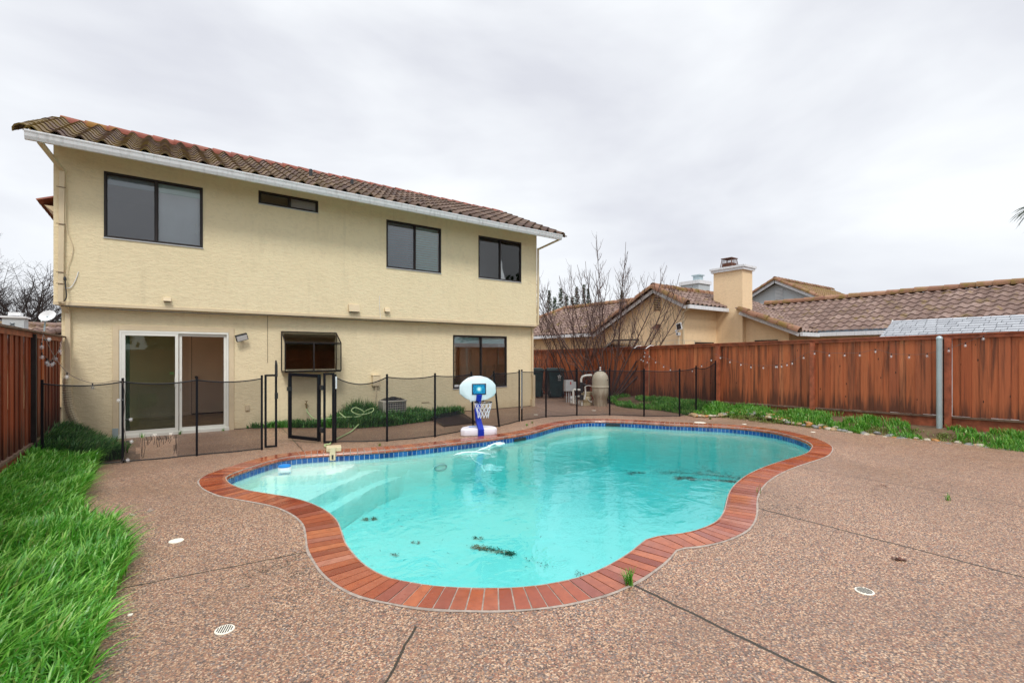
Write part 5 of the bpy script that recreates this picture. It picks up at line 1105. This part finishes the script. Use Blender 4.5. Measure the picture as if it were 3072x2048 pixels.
#@@PART5
# ------------------------------------------------------------------ basketball hoop
HP = thing('basketball_hoop', 'low pool basketball hoop with white backboard and blue pole at the coping', 'basketball hoop', (5.05, 8.2, 0))
r_ = Vector((.955, -.295, 0)); k_ = Vector((.295, .955, 0)); O = Vector((5.04, 8.06, 0)); Zv = Vector((0, 0, 1))
def loc_(a, c_, z): return O+r_*a+k_*c_+Zv*z
b = MB(); out = [(-.36, .10), (-.37, .03), (-.31, -.03), (-.12, -.05), (.12, -.05), (.30, -.04), (.37, .02), (.37, .12), (.31, .28), (.16, .40), (-.14, .40), (-.30, .26)]
vs_ = []
for z, s_ in ((.0, .97), (.02, 1.), (.12, 1.), (.145, .94)): vs_ += [loc_(a*s_, .15+(c_-.15)*s_, z) for a, c_ in out]
n_ = len(out); b.add(vs_, [(l*n_+i, l*n_+(i+1) % n_, (l+1)*n_+(i+1) % n_, (l+1)*n_+i) for l in range(3) for i in range(n_)]+[tuple(range(n_-1, -1, -1)), tuple(3*n_+i for i in range(n_))])
b.build('base', 'basewhite', HP, smooth=True, bevel=.012)
b = MB(); b.add([loc_(-.17, .18, .149), loc_(.15, .18, .149), loc_(.13, .28, .149), loc_(-.15, .28, .149)], [(0, 1, 2, 3)]); b.build('base_sticker', 'cyan', HP, fix=False)
b = MB(); prev = None; secs = []
for z, c_, hw, dp, sh in ((.0, -.06, .058, .05, .01), (.13, -.065, .056, .05, .01), (.30, .03, .052, .05, -.015), (.50, .10, .052, .045, -.02), (.66, .10, .050, .04, .0), (.80, .06, .052, .035, .015)):
    secs.append([loc_(-hw+sh, c_-dp, z), loc_(hw+sh, c_-dp, z), loc_(hw+sh, c_+dp, z), loc_(-hw+sh, c_+dp, z)])
vs_ = [q for s_ in secs for q in s_]; b.add(vs_, [(l*4+i, l*4+(i+1) % 4, (l+1)*4+(i+1) % 4, (l+1)*4+i) for l in range(5) for i in range(4)]+[(3, 2, 1, 0), (20, 21, 22, 23)])
b.build('pole', 'blue', HP, bevel=.008)
b = MB(); bo = [(-.375, -.03), (-.37, .12), (-.30, .20), (-.20, .27), (-.08, .305), (.06, .305), (.19, .27), (.30, .20), (.365, .12), (.375, -.03), (.33, -.10), (.20, -.165), (.03, -.20), (-.12, -.195), (-.25, -.14), (-.34, -.07)]
BZ = .865; fr0 = [loc_(a*.95, .095, BZ+z*.95) for a, z in bo]; fr1 = [loc_(a, .11, BZ+z) for a, z in bo]; fr2 = [loc_(a, .16, BZ+z) for a, z in bo]; n_ = len(bo)
b.add(fr0+fr1+fr2, [tuple(range(n_)), tuple(3*n_-1-i for i in range(n_))]+[(l*n_+i, l*n_+(i+1) % n_, (l+1)*n_+(i+1) % n_, (l+1)*n_+i) for l in range(2) for i in range(n_)])
bb = b.build('backboard', 'hoopwhite', HP, smooth=True)
b = MB(); c_ = loc_(.015, .089, BZ+.045); b.obox(c_, r_*.145, k_*.003, Zv*.108); b.build('sticker_border', 'bronze', bb)
b = MB(); c_ = loc_(.015, .084, BZ+.045); b.obox(c_, r_*.128, k_*.003, Zv*.092); st = b.build('target_sticker', 'burst', bb, loc=c_)
rc = loc_(.055, -.085, .665); b = MB(); P = [rc+r_*.172*math.cos(a)+k_*.155*math.sin(a) for a in [i*math.pi/14 for i in range(29)]]; b.tube(P, .0085, 7, cap=False)
b.bar(loc_(-.05, .08, .675), loc_(-.03, .05, .67), .02); b.bar(loc_(.10, .09, .675), loc_(.10, .06, .667), .02); b.build('rim', 'black', HP, smooth=True)
b = MB(); rows = [(1.0, 0), (.93, -.07), (.80, -.15), (.68, -.22), (.62, -.30)]; NC = 11
for i in range(NC):
    for sgn in (1, -1):
        P = []
        for l, (q, z) in enumerate(rows): a = 2*math.pi*(i+sgn*l*.5)/NC; P.append(rc+r_*.170*q*math.cos(a)+k_*.153*q*math.sin(a)+Zv*(z-.005*(i % 3)))
        b.tube(P, .0042, 4, cap=False)
b.build('net', 'net', HP)
b = MB(); q = loc_(-.16, .085, .68); b.lathe((q.x, q.y-.01, q.z), [(.022, -.01), (.022, .01)], 12, 'y'); b.build('corner_knob', 'greybox', HP)
# ------------------------------------------------------------------ air conditioner
AC = thing('air_conditioner', 'round grey air conditioner unit standing in grass by the house wall', 'air conditioner', (4.53, 11.2, 0))
acx, acy, acr = 4.53, 11.22, .285
def sq(a, r): c_, s_ = math.cos(a), math.sin(a); p_ = 3.2; m_ = (abs(c_)**p_+abs(s_)**p_)**(-1/p_); return r*m_*c_, r*m_*s_
b = MB(); n_ = 32; rings = [(acr*.96, .03), (acr*.96, .47)]; vs_ = []
for r2, z in rings:
    for j in range(n_): x, y = sq(2*math.pi*j/n_, r2); vs_.append((acx+x, acy+y, z))
b.add(vs_, [(j, (j+1) % n_, n_+(j+1) % n_, n_+j) for j in range(n_)]+[tuple(range(n_))]); b.build('coil_body', 'acgrey', AC, smooth=True)
b = MB()
for z in [.06+.055*i for i in range(8)]: b.tube([(acx+x, acy+y, z) for x, y in [sq(2*math.pi*j/n_, acr) for j in range(n_+1)]], .0045, 4, cap=False)
for j in range(0, n_): x, y = sq(2*math.pi*j/n_, acr); b.bar((acx+x, acy+y, .04), (acx+x, acy+y, .47), .005)
b.build('wire_guard', 'acbeige', AC)
b = MB(); b.tube([(acx+x, acy+y, .485) for x, y in [sq(2*math.pi*j/n_, acr*1.01) for j in range(n_+1)]], .018, 8, cap=False); b.build('top_ring', 'acbeige', AC, smooth=True)
b = MB()
for q in (.28, .5, .72, .92): b.tube([(acx+x, acy+y, .56-.07*q*q) for x, y in [sq(2*math.pi*j/24, acr*q) for j in range(25)]], .005, 4, cap=False)
for j in range(16): x, y = sq(2*math.pi*j/16, acr*.98); b.tube([(acx, acy, .56), (acx+x*.6, acy+y*.6, .54), (acx+x, acy+y, .49)], .005, 4)
b.lathe((acx, acy, .50), [(.09, 0), (.09, .06), (.06, .075)], 14); b.build('fan_grille', 'blackp', AC)
b = MB(); b.box(acx-.36, acx-.22, acy-.26, acy+.05, .02, .49); b.build('service_panel', 'acbeige', AC, bevel=.006)
MB().box(acx-.38, acx+.34, acy-.34, acy+.34, .0, .035).build('pad', 'mortar', AC)
# ------------------------------------------------------------------ garden hose
b = MB(); HPp = [(2.64, 11.70, .36), (2.66, 11.62, .26), (2.76, 11.45, .14), (2.92, 11.2, .16), (3.1, 10.95, .20), (3.3, 10.72, .22), (3.5, 10.55, .24), (3.62, 10.7, .32), (3.5, 10.9, .40), (3.38, 10.78, .34), (3.5, 10.55, .27), (3.74, 10.5, .32), (3.84, 10.7, .38), (3.7, 10.85, .30),
 (3.55, 10.7, .15), (3.45, 10.45, .10), (3.3, 10.25, .05), (3.12, 9.95, .022), (2.85, 9.55, .018), (2.58, 9.15, .018), (2.40, 8.84, .02), (2.33, 8.66, .03), (2.25, 8.62, .04), (2.22, 8.50, .03), (2.26, 8.3, .04), (2.28, 8.12, .07)]
b.tube([p_ for p_ in catmull(HPp, 6, False)], .0135, 8); tag(b.build('garden_hose', 'hose', None, smooth=True), 'pale green garden hose looping from the wall tap through grass to the pool', 'hose')
b = MB(); b.tube(catmull([(3.2, 10.62, .22), (3.12, 10.8, .32), (3.25, 10.95, .2), (3.4, 10.7, .12), (3.9, 10.5, .1), (4.1, 10.45, .08)], 6, False), .0125, 7); o = b.build('garden_hose', 'hose', None, smooth=True); tag(o, 'loose pale green hose end lying in the grass left of the air conditioner', 'hose')
# auto filler
AF = thing('water_leveler', 'beige box with clip hanging over the coping at the hose end', 'pool filler', (2.24, 8.05, .01))
b = MB(); f0 = Vector((.93, -.25, 0)).normalized(); f1 = Vector((.25, .93, 0)).normalized(); c0 = Vector((2.25, 8.10, .055)); b.obox(c0, f0*.115, f1*.10, Zv*.04); b.build('box', 'beige', AF, bevel=.01)
b = MB(); c1 = c0-f1*.115-f0*.02; b.obox(c1+Zv*.012, f0*.045, f1*.03, Zv*.03); b.obox(c1-f1*.032-Zv*.06, f0*.045, f1*.012, Zv*.105); b.build('clip', 'beige', AF, bevel=.006)
b = MB(); b.obox(c1-f1*.046-Zv*.11, f0*.014, f1*.003, Zv*.035); b.build('slot', 'blackp', AF)
# floater
FLo = thing('chlorine_floater', 'round blue and white chlorine floater at the shallow end', 'pool floater', (1.45, 7.80, -.12))
b = MB(); b.lathe((1.45, 7.80, -.15), [(.06, 0), (.088, .01), (.088, .065), (.08, .07)], 24); b.build('body', 'white', FLo, smooth=True)
b = MB(); b.lathe((1.45, 7.80, -.08), [(.085, 0), (.09, .008), (.085, .025), (.06, .032), (.045, .030), (.03, .038), (.005, .04)], 24); b.build('cap', 'cyan', FLo, smooth=True)
# pool cleaner
PC = thing('pool_cleaner', 'white pool cleaner with wheels and curled hose under the hoop', 'pool cleaner', (4.6, 7.3, -.3)); wz = -.12
b = MB(); b.tube(catmull([(5.32, 7.60, wz), (5.20, 7.62, wz+.022), (5.02, 7.56, wz+.02), (4.85, 7.45, wz+.01), (4.62, 7.38, wz-.01), (4.42, 7.30, wz-.03), (4.34, 7.22, -.18), (4.34, 7.12, -.24), (4.42, 7.06, -.30), (4.52, 7.02, -.36)], 6, False), .017, 8); b.build('hose', 'whiteplas', PC, smooth=True)
b = MB(); b.lathe((5.18, 7.60, wz-.03), [(.02, 0), (.075, .02), (.085, .035), (.05, .055), (.01, .06)], 16); b.lathe((4.86, 7.44, wz-.02), [(.02, 0), (.033, .02), (.03, .05), (.018, .065)], 12); b.build('float', 'whiteplas', PC, smooth=True)
b = MB(); b.tube(catmull([(4.02, 7.28, wz-.02), (4.2, 7.26, wz+.012), (4.42, 7.16, wz+.012), (4.62, 7.02, wz-.03)], 6, False), .014, 7); b.build('tail_hose', 'whiteplas', PC, smooth=True)
b = MB(); b.lathe((4.56, 6.95, -.46), [(.03, 0), (.10, .02), (.12, .08), (.08, .14), (.03, .17)], 16); b.tube(catmull([(4.40, 6.86, -.40), (4.42, 7.0, -.33), (4.52, 7.03, -.36), (4.54, 6.94, -.38)], 5, False), .02, 7); b.build('body', 'whiteplas', PC, smooth=True)
for x, y in ((4.75, 6.93), (4.60, 6.78), (4.70, 7.10)): b = MB(); b.lathe((x, y, -.40), [(.02, 0), (.085, .006), (.085, .03), (.02, .036)], 20); b.build('wheel', 'whiteplas', PC, smooth=True)
# ------------------------------------------------------------------ sand filter and plumbing
SF = thing('sand_filter', 'stained beige pool filter tank behind the mesh fence', 'pool filter', (11.12, 10.6, 0)); fx, fy = 11.12, 10.62
b = MB(); b.lathe((fx, fy, 0), [(.20, 0), (.205, .20), (.215, .23), (.245, .32), (.255, .40), (.255, .57)], 32); b.build('lower_tank', 'tank', SF, smooth=True)
b = MB(); b.lathe((fx, fy, 0), [(.255, .62), (.255, .80), (.25, .86), (.225, .95), (.17, 1.03), (.10, 1.07), (.04, 1.085)], 32); b.build('upper_tank', 'tank', SF, smooth=True)
b = MB(); b.lathe((fx, fy, 0), [(.262, .565), (.272, .575), (.272, .615), (.262, .625)], 32); b.build('clamp_band', 'tank', SF, smooth=True)
b = MB(); b.lathe((fx, fy, 1.08), [(.035, 0), (.035, .04), (.015, .05), (.015, .09), (.03, .10), (.03, .13), (.005, .14)], 12); b.build('air_valve', 'greybox', SF, smooth=True)
MB().box(fx-.02+.06, fx+.06, fy-.262, fy-.25, .80, .83).build('label', 'blackp', SF)
PV = thing('pool_pump', 'white pipes with black valves and pump left of the filter tank', 'pool pump', (10.75, 10.95, 0))
def vp(px, py, d):      # a point of the plumbing, d metres along the viewing depth
    q = at((px-1536)/1439.4, d); q.z = 1.58+(1066-py)*d/1439.4; return q
b = MB(); D0 = 15.05
def pp(*pts, r=.034): b.tube(pts, r, 10)
pp(vp(1775, 1125, D0+.1), vp(1757, 1126, D0), vp(1748, 1129, D0), vp(1744, 1136, D0), vp(1744, 1147, D0))
pp(vp(1755, 1152, D0+.1), vp(1757, 1180, D0+.1), vp(1753, 1198, D0+.05), r=.028); pp(vp(1745, 1198, D0), vp(1746, 1216, D0), r=.034); pp(vp(1738, 1200, D0+.1), vp(1738, 1214, D0+.1), r=.028)
pp(vp(1742, 1169, D0), vp(1722, 1168, D0), vp(1720, 1172, D0), vp(1721, 1210, D0)); pp(vp(1728, 1190, D0+.2), vp(1740, 1188, D0+.1)); pp(vp(1729, 1190, D0+.2), vp(1729, 1212, D0+.2), r=.028); pp(vp(1715, 1200, D0+.4), vp(1715, 1209, D0+.4), r=.04)
b.build('pipes', 'pvc', PV, smooth=True)
b = MB(); pp(vp(1744, 1146, D0), vp(1744, 1162, D0), r=.045); pp(vp(1745, 1163, D0), vp(1745, 1178, D0), r=.05); pp(vp(1746, 1184, D0-.05), vp(1745, 1199, D0-.05), r=.06); pp(vp(1752, 1153, D0-.04), vp(1755, 1156, D0-.08), r=.04); b.build('valves', 'blackp', PV, smooth=True)
b = MB(); q = vp(1758, 1196, D0+.3); b.lathe((q.x, q.y, q.z), [(.11, -.16), (.13, -.1), (.13, .1), (.10, .17)], 16, 'x'); b.box(q.x-.10, q.x+.30, q.y-.1, q.y+.1, q.z+.12, q.z+.22); b.box(q.x-.2, q.x+.2, q.y-.12, q.y+.12, .0, q.z-.1); b.build('pump_motor', 'beige', PV, smooth=True)
b = MB(); b.tube(catmull([tuple(vp(1762, 1190, D0)), tuple(vp(1768, 1202, D0)), tuple(vp(1776, 1205, D0))], 6, False), .012, 6); b.tube([vp(1757, 1158, D0), vp(1766, 1156, D0), vp(1774, 1157, D0)], .01, 6); b.build('cable', 'pvc', PV)
q = vp(1715, 1193, D0+.4); b = MB(); b.lathe((q.x, q.y, q.z-.07), [(.05, 0), (.06, .06), (.03, .13)], 12); b.build('check_valve', 'greybox', PV)
TB = thing('timer_box', 'grey electrical timer boxes on conduits left of the pool pump', 'electrical box', (11.05, 12.0, 0))
b = MB(); q = vp(1706, 1156, 16.2); ax = Vector((.93, -.2, 0)).normalized(); ay = Vector((-ax.y, ax.x, 0)); b.obox(q, ax*.15, ay*.07, Zv*.185); b.build('main_box', 'greybox', TB, bevel=.006)
b = MB(); b.obox(q+ax*.01-ay*.073+Zv*.085+ax*.03, ax*.022, ay*.002, Zv*.045); b.build('warning_label', 'red', TB)
b = MB(); b.obox(q+ax*.23+ay*.02, ax*.06, ay*.05, Zv*.12); b.build('small_box', 'greybox', TB, bevel=.005)
b = MB()
for dx in (-.08, .0, .06): b.tube([q+ax*dx-Zv*.18, Vector((q.x+ax.x*dx, q.y+ax.y*dx, -.02))], .014, 7)
b.build('conduits', 'greybox', TB, smooth=True)
# ------------------------------------------------------------------ bins
def wheelie(x, y, a, label):
    t = thing('trash_bin', label, 'trash bin', (x, y, 0), 'dark green wheeled trash bins'); c_, s_ = math.cos(a), math.sin(a); X_ = Vector((c_, s_, 0)); Y_ = Vector((-s_, c_, 0)); o = Vector((x, y, 0))
    b = MB(); vs_ = []
    for hw, hd, z in ((.23, .24, .04), (.24, .26, .30), (.30, .33, 1.02)): vs_ += [o-X_*hw-Y_*hd+Zv*z, o+X_*hw-Y_*hd+Zv*z, o+X_*hw+Y_*hd+Zv*z, o-X_*hw+Y_*hd+Zv*z]
    b.add(vs_, [(3, 2, 1, 0), (8, 9, 10, 11)]+[(l*4+i, l*4+(i+1) % 4, (l+1)*4+(i+1) % 4, (l+1)*4+i) for l in range(2) for i in range(4)]); b.build('body', 'bin', t, bevel=.02)
    b = MB(); b.obox(o+Zv*1.045, X_*.33, Y_*.37, Zv*.018); b.obox(o+Zv*1.08, X_*.27, Y_*.30, Zv*.025); b.build('lid', 'bin', t, bevel=.015)
    b = MB(); b.tube([o-X_*.22+Y_*-.40+Zv*.98, o+X_*.22-Y_*.40+Zv*.98], .016, 7); b.build('handle', 'blackp', t)
    for sx_ in (-1, 1):
        b = MB(); cc = o+X_*.25*sx_-Y_*.22+Zv*.15; P = [cc+(Y_*math.cos(q)+Zv*math.sin(q))*.115 for q in [i*math.pi/10 for i in range(21)]]; b.tube(P, .028, 7, cap=False)
        for i in range(6): q = i*math.pi/3; b.bar(cc, cc+(Y_*math.cos(q)+Zv*math.sin(q))*.11, .018)
        b.build('wheel', 'blackp', t)
    return t, o, X_, Y_
wheelie(11.35, 14.25, -.45, 'dark green trash bin half hidden at left of the marked bin')
t, o_, X_, Y_ = wheelie(11.93, 13.72, -.5, 'dark green trash bin with a white flower mark, left of the filter')
b = MB(); c_ = o_+X_*.10-Y_*.322+Zv*.80
for i in range(5):
    a = 2*math.pi*i/5+math.pi/2; q = c_+X_*math.cos(a)*.045+Zv*math.sin(a)*.045; b.obox(q, (X_*math.cos(a)+Zv*math.sin(a))*.026, (X_*-math.sin(a)+Zv*math.cos(a))*.019, Y_*.004)
b.build('flower_mark', 'white', t)
b = MB()
for i in range(4): b.obox(c_+X_*(-.045+i*.03)-Zv*.115, X_*.010, Y_*.004, Zv*.011)
b.obox(c_-Zv*.15, X_*.05, Y_*.004, Zv*.003); b.build('lettering', 'white', t)
# ------------------------------------------------------------------ pole, drains, screen, fence-top bracket
PL = thing('steel_pole', 'galvanised round steel pole standing before the red fence', 'pole', (12.36, 2.72, 0))
b = MB(); b.tube([(12.36, 2.72, -.05), (12.36, 2.72, 1.93)], .048, 16); b.build('tube', 'steel', PL, smooth=True)
b = MB(); b.lathe((12.36, 2.72, 1.93), [(.052, -.03), (.052, .0), (.035, .025), (.005, .035)], 16); b.lathe((12.36, 2.72, 1.34), [(.0505, -.006), (.0505, .006)], 16); b.build('cap', 'steel', PL, smooth=True)
def drain(x, y, rr, label, slots=True, ang=0., name='deck_drain', cat='drain'):
    t = thing(name, label, cat, (x, y, 0)); b = MB(); n_ = 28; b.lathe((x, y, 0), [(rr, -.01), (rr, .004), (rr*.97, .006)], n_); b.build('cover', 'drain', t)
    if slots:
        b = MB(); d = Vector((math.cos(ang), math.sin(ang), 0)); e_ = Vector((-d.y, d.x, 0))
        for i in range(-3, 4): h_ = math.sqrt(max(0, (rr*.8)**2-(i*rr*.235)**2)); b.obox(Vector((x, y, .0072))+d*i*rr*.235, d*rr*.055, e_*h_, (0, 0, .0008))
        b.build('slots', 'blackp', t)
drain(.28, 3.21, .052, 'cream slotted round drain cover at lower left of the deck', ang=R(-20)); drain(3.80, 1.22, .056, 'cream slotted round drain cover on the right side of the deck', ang=R(60))
drain(.08, 4.99, .055, 'plain round white cap in the deck left of the pool', False, name='cleanout_lid', cat='cap'); drain(-.17, 3.73, .014, 'tiny white plug in the deck beside the long grass', False, name='cleanout_lid', cat='cap')
drain(10.20, 6.55, .13, 'large plain white skimmer lid beyond the far right coping', False, name='skimmer_lid', cat='lid'); drain(10.81, 5.81, .045, 'small white cap right of the skimmer lid', False, name='cleanout_lid', cat='cap'); drain(10.84, 4.38, .045, 'small pale cap on the deck near the rock edging', False, name='cleanout_lid', cat='cap')
drain(8.03, 10.01, .06, 'white cap on the wet deck behind the mesh fence, left of the pump', False, name='cleanout_lid', cat='cap'); drain(9.98, 9.78, .06, 'white cap on the wet deck behind the mesh fence, below the filter', False, name='cleanout_lid', cat='cap')
SCN = thing('window_screen', 'black framed insect screen lying on the deck behind the hoop', 'screen', (5.7, 10.3, .02))
q4 = [Vector((5.30, 10.85, .10)), Vector((5.02, 9.50, .015)), Vector((5.92, 9.57, .015)), Vector((6.35, 11.25, .12))]
b = MB(); [b.bar(q4[i], q4[(i+1) % 4], .022, .012) for i in range(4)]; b.build('frame', 'bronze', SCN); b = MB(); b.add(q4, [(0, 1, 2, 3)]); b.build('mesh', 'mesh2', SCN, fix=False)
BK = thing('fence_bracket', 'white bent tube bracket hooked over the top of the red fence', 'bracket', (12.55, 10.1, 1.8)); b = MB()
for y in (10.32, 9.82): b.tube([(12.40, y+.05, 1.80), (12.56, y, 1.90), (12.70, y-.03, 1.88)], .014, 6)
b.build('hooks', 'white', BK); b = MB(); b.tube([(12.40, 10.37, 1.80), (12.40, 9.87, 1.80)], .014, 6); b.build('crossbar', 'blackp', BK)
WF = thing('wire_rack', 'thin wire rack standing behind the red fence below the camera', 'wire rack', (13.6, 10, 0)); b = MB()
for z in (1.90, 2.04): b.tube([(13.6, 12.0, z), (13.6, 9.6, z+.04), (13.6, 8.7, z)], .006, 4)
for i in range(9): y = 11.8-i*.36; b.tube([(13.6, y, 0), (13.6, y, 2.05)], .005, 4)
b.build('wires', 'steel', WF)
for y0_, y1_, z_ in ((6.6, 7.35, 1.96), (4.7, 5.6, 1.99)):
    pass
# ------------------------------------------------------------------ string lights
def bulb(parent, p, hang=Vector((0, 0, -1)), s=1.0):
    s *= .86; b = MB(); p = Vector(p); e_ = p+hang*.045*s; b.tube([p, e_], .010*s, 7); sk = b.build('socket', 'blackp', parent)
    b = MB(); c_ = e_+hang*.030*s; b.lathe(tuple(c_), [(.006*s, -.034*s), (.022*s, -.024*s), (.032*s, 0), (.022*s, .024*s), (.008*s, .032*s)], 12); b.build('bulb', 'bulb', sk, smooth=True)
    b = MB(); b.tube([c_-hang*.02*s, c_+hang*.012*s], .006*s, 5); b.build('filament', 'white', sk)
def lights(label, wires, bulbs, loc, r=.004, s=1.):
    t = thing('string_lights', label, 'string lights', loc); b = MB()
    for w in wires: b.tube(catmull(w, 5, False), r, 5)
    b.build('wire', 'hosewire', t)
    for q in bulbs: bulb(t, q[:3], Vector(q[3]).normalized() if len(q) > 3 else Vector((0, 0, -1)), s)
M['hosewire'] = flat('grey_brown_wire', (.12, .09, .08), .6, .2, 6)
XB = 12.46
lights('string lights drooping along the red fence right of the pool', [[(XB, 7.55, 1.62), (XB, 7.1, 1.47), (XB, 6.5, 1.33), (XB, 5.9, 1.34), (XB, 5.5, 1.44), (XB, 5.08, 1.68), (XB, 4.7, 1.64), (XB, 4.1, 1.64), (XB, 3.8, 1.71), (XB, 3.5, 1.62), (XB, 3.2, 1.60), (XB, 2.93, 1.62), (XB, 2.5, 1.76), (XB, 2.1, 1.96), (XB, 1.9, 2.03), (XB, .4, 1.9)]],
  [(XB, y, z) for y, z in ((7.38, 1.57), (7.10, 1.46), (6.79, 1.39), (6.52, 1.33), (6.20, 1.32), (5.89, 1.35), (5.86, 1.35), (5.75, 1.36), (5.62, 1.40), (5.50, 1.44), (5.24, 1.58), (5.0, 1.68), (4.69, 1.64), (4.38, 1.64), (4.09, 1.64), (3.80, 1.72), (3.52, 1.62), (3.22, 1.60), (2.93, 1.63), (2.60, 1.73), (2.36, 1.83), (2.11, 1.95), (1.5, 1.97))], (XB, 7.5, 1.6), .0035, .95)
lights('string lights hanging in a loop from the fence bracket', [[(XB, 10.0, 1.75), (XB, 9.9, 1.62), (XB, 9.55, 1.42), (XB, 9.2, 1.28), (XB, 8.9, 1.18), (XB, 8.3, 1.15), (XB, 7.9, 1.32), (XB, 7.6, 1.5)], [(XB, 10.0, 1.76), (XB, 10.2, 1.5), (XB, 10.05, 1.42), (XB, 9.9, 1.5), (XB, 9.98, 1.74)]],
  [(XB, y, z) for y, z in ((9.95, 1.72), (9.98, 1.6), (10.10, 1.5), (10.02, 1.46), (9.86, 1.42), (9.78, 1.60), (9.54, 1.42), (9.24, 1.29), (9.0, 1.20), (8.25, 1.18), (7.95, 1.33), (7.65, 1.5))], (XB, 10, 1.75), .0035, .95)
XL = -1.38
lights('tangled string lights with clear bulbs on the left fence and mesh fence', [[(XL, 9.3, 1.86), (XL, 9.2, 1.72), (XL, 9.25, 1.6), (XL, 9.55, 1.55), (XL, 9.8, 1.5), (XL, 10.1, 1.56), (XL, 10.4, 1.62), (XL, 10.7, 1.76), (XL, 10.9, 1.88)], [(XL, 9.28, 1.88), (-1.25, 9.25, 1.55), (-1.1, 9.2, 1.32), (-.9, 9.16, 1.20), (-.75, 9.12, 1.18), (-.6, 9.1, 1.21), (-.5, 9.05, 1.20)],
   [(-.5, 9.05, 1.20), (-.47, 9.04, .95), (-.49, 9.04, .6), (-.46, 9.04, .3), (-.5, 9.04, .03), (-.62, 9.0, .01)]],
  [(XL, 9.20, 1.76), (XL, 9.36, 1.80, (.5, .5, .1)), (XL, 9.22, 1.62), (XL, 9.55, 1.54), (XL, 9.66, 1.51), (XL, 9.82, 1.50, (.3, -.2, -1)), (XL, 9.95, 1.52, (.2, .4, -1)), (XL, 10.25, 1.59), (XL, 10.6, 1.71), (-1.12, 9.19, 1.34), (-.84, 9.13, 1.18), (-.48, 9.03, .93, (-1, 0, -.05)), (-.47, 9.03, .64, (1, 0, -.05)), (-.46, 9.03, .32, (1, 0, -.15)), (-.50, 9.03, .05, (.8, -.2, -.05))], (XL, 9.3, 1.85), .004, 1.)
# ------------------------------------------------------------------ debris in the pool and on the deck
def clump(label, pts, n, spread, mat='leafdark', s=.013, name='leaf_clump', z=None):
    P = catmull([(x, y, 0) for x, y in pts], 6, False) if len(pts) > 2 else [Vector((x, y, 0)) for x, y in pts]; b = MB()
    for _ in range(n):
        q = random.choice(P); x, y = q.x+random.gauss(0, spread), q.y+random.gauss(0, spread); zz = floor_z(x, y, max(0, dist_in(x, y)))+random.uniform(.004, .03) if z is None else z+random.uniform(0, .008)
        a = random.uniform(0, 6.28); L = s*random.uniform(.5, 1.8); w_ = s*random.uniform(.15, .5); d = Vector((math.cos(a), math.sin(a), random.uniform(-.3, .3))); e_ = Vector((-d.y, d.x, 0)); c_ = Vector((x, y, zz)); b.add([c_-d*L, c_+e_*w_, c_+d*L, c_-e_*w_], [(0, 1, 2, 3)])
    o = b.build(name, mat, None, fix=False, loc=(P[0].x, P[0].y, -.5 if z is None else z)); tag(o, label, 'debris'); return o
clump('long dark clump of sodden leaves on the near pool floor', [(3.06, 5.0), (3.12, 4.92), (3.2, 4.80), (3.28, 4.64), (3.3, 4.58)], 620, .034, 'leafolive'); clump('small leaf clump just beyond the long near clump', [(3.22, 5.25), (3.28, 5.2)], 60, .02, 'leafolive')
clump('dark leaf clump on the pool floor below the steps', [(2.30, 6.72), (2.40, 6.68)], 170, .03, 'leafolive'); clump('tiny leaf clump at the left of the near pool floor', [(2.15, 5.34), (2.18, 5.3)], 30, .015); clump('tiny leaf clump left of the middle of the pool floor', [(2.5, 5.56), (2.54, 5.5)], 36, .015)
clump('dark curled clump of leaves on the deep floor', [(8.80, 6.15), (8.95, 6.22), (9.1, 6.05), (9.0, 5.95)], 700, .055); clump('dark flat line of leaves along the deep floor', [(9.2, 5.85), (9.4, 5.6), (9.5, 5.42), (9.56, 5.35)], 620, .04)
clump('dark leaf clump farther out on the deep floor', [(8.3, 7.05), (8.5, 7.08), (8.62, 6.95)], 340, .045); clump('broad scatter of dark leaves near the right pool wall', [(9.45, 6.2), (9.7, 6.1), (9.8, 5.8), (9.85, 5.5), (9.9, 5.2)], 1000, .11); clump('second scatter of dark leaves toward the middle of the deep floor', [(8.9, 6.75), (9.2, 6.6), (9.4, 6.4)], 420, .10)
clump('faint string of debris far across the deep floor', [(7.9, 7.7), (8.1, 7.55), (8.35, 7.4), (8.5, 7.3)], 80, .02); clump('dark leaf patch between the near clump and front coping', [(3.36, 4.4), (3.42, 4.2), (3.44, 4.0)], 26, .035); clump('pale leaf smear near the front coping', [(3.6, 3.75), (3.66, 3.62)], 60, .03, 'leafolive')
b = MB()
for _ in range(330):
    x, y = random.uniform(1.6, 8.5), random.uniform(2.8, 8.0)
    if x < 5 and random.random() < .25: x, y = random.gauss(3.1, .35), random.gauss(6.6, .5)
    d_ = dist_in(x, y)
    if d_ < .25: continue
    c_ = Vector((x, y, floor_z(x, y, d_)+.006)); a = random.uniform(0, 6.28); L = random.uniform(.01, .045); d = Vector((math.cos(a), math.sin(a), 0)); e_ = Vector((-d.y, d.x, 0))*random.uniform(.0015, .004); m_ = c_+e_*random.uniform(-4, 4)
    b.add([c_-d*L, m_+e_, c_+d*L, m_-e_], [(0, 1, 2, 3)])
stuff(b.build('floating_debris', 'leafdark', None, fix=False), 'thin scattered twigs and needles over the pool floor', 'debris')
clump('brown dead leaf on the right side of the deck', [(4.59, 1.26), (4.62, 1.24)], 26, .012, 'twig', .02, 'dead_leaf', .004); clump('brown leaf crumb on the deck right of the pool', [(7.0, 2.1), (7.05, 2.08)], 14, .02, 'twig', .014, 'dead_leaf', .004)
clump('pale twig on the deck near the long grass', [(-.25, 6.05), (-.12, 6.1)], 8, .008, 'mortar', .04, 'dead_leaf', .004)
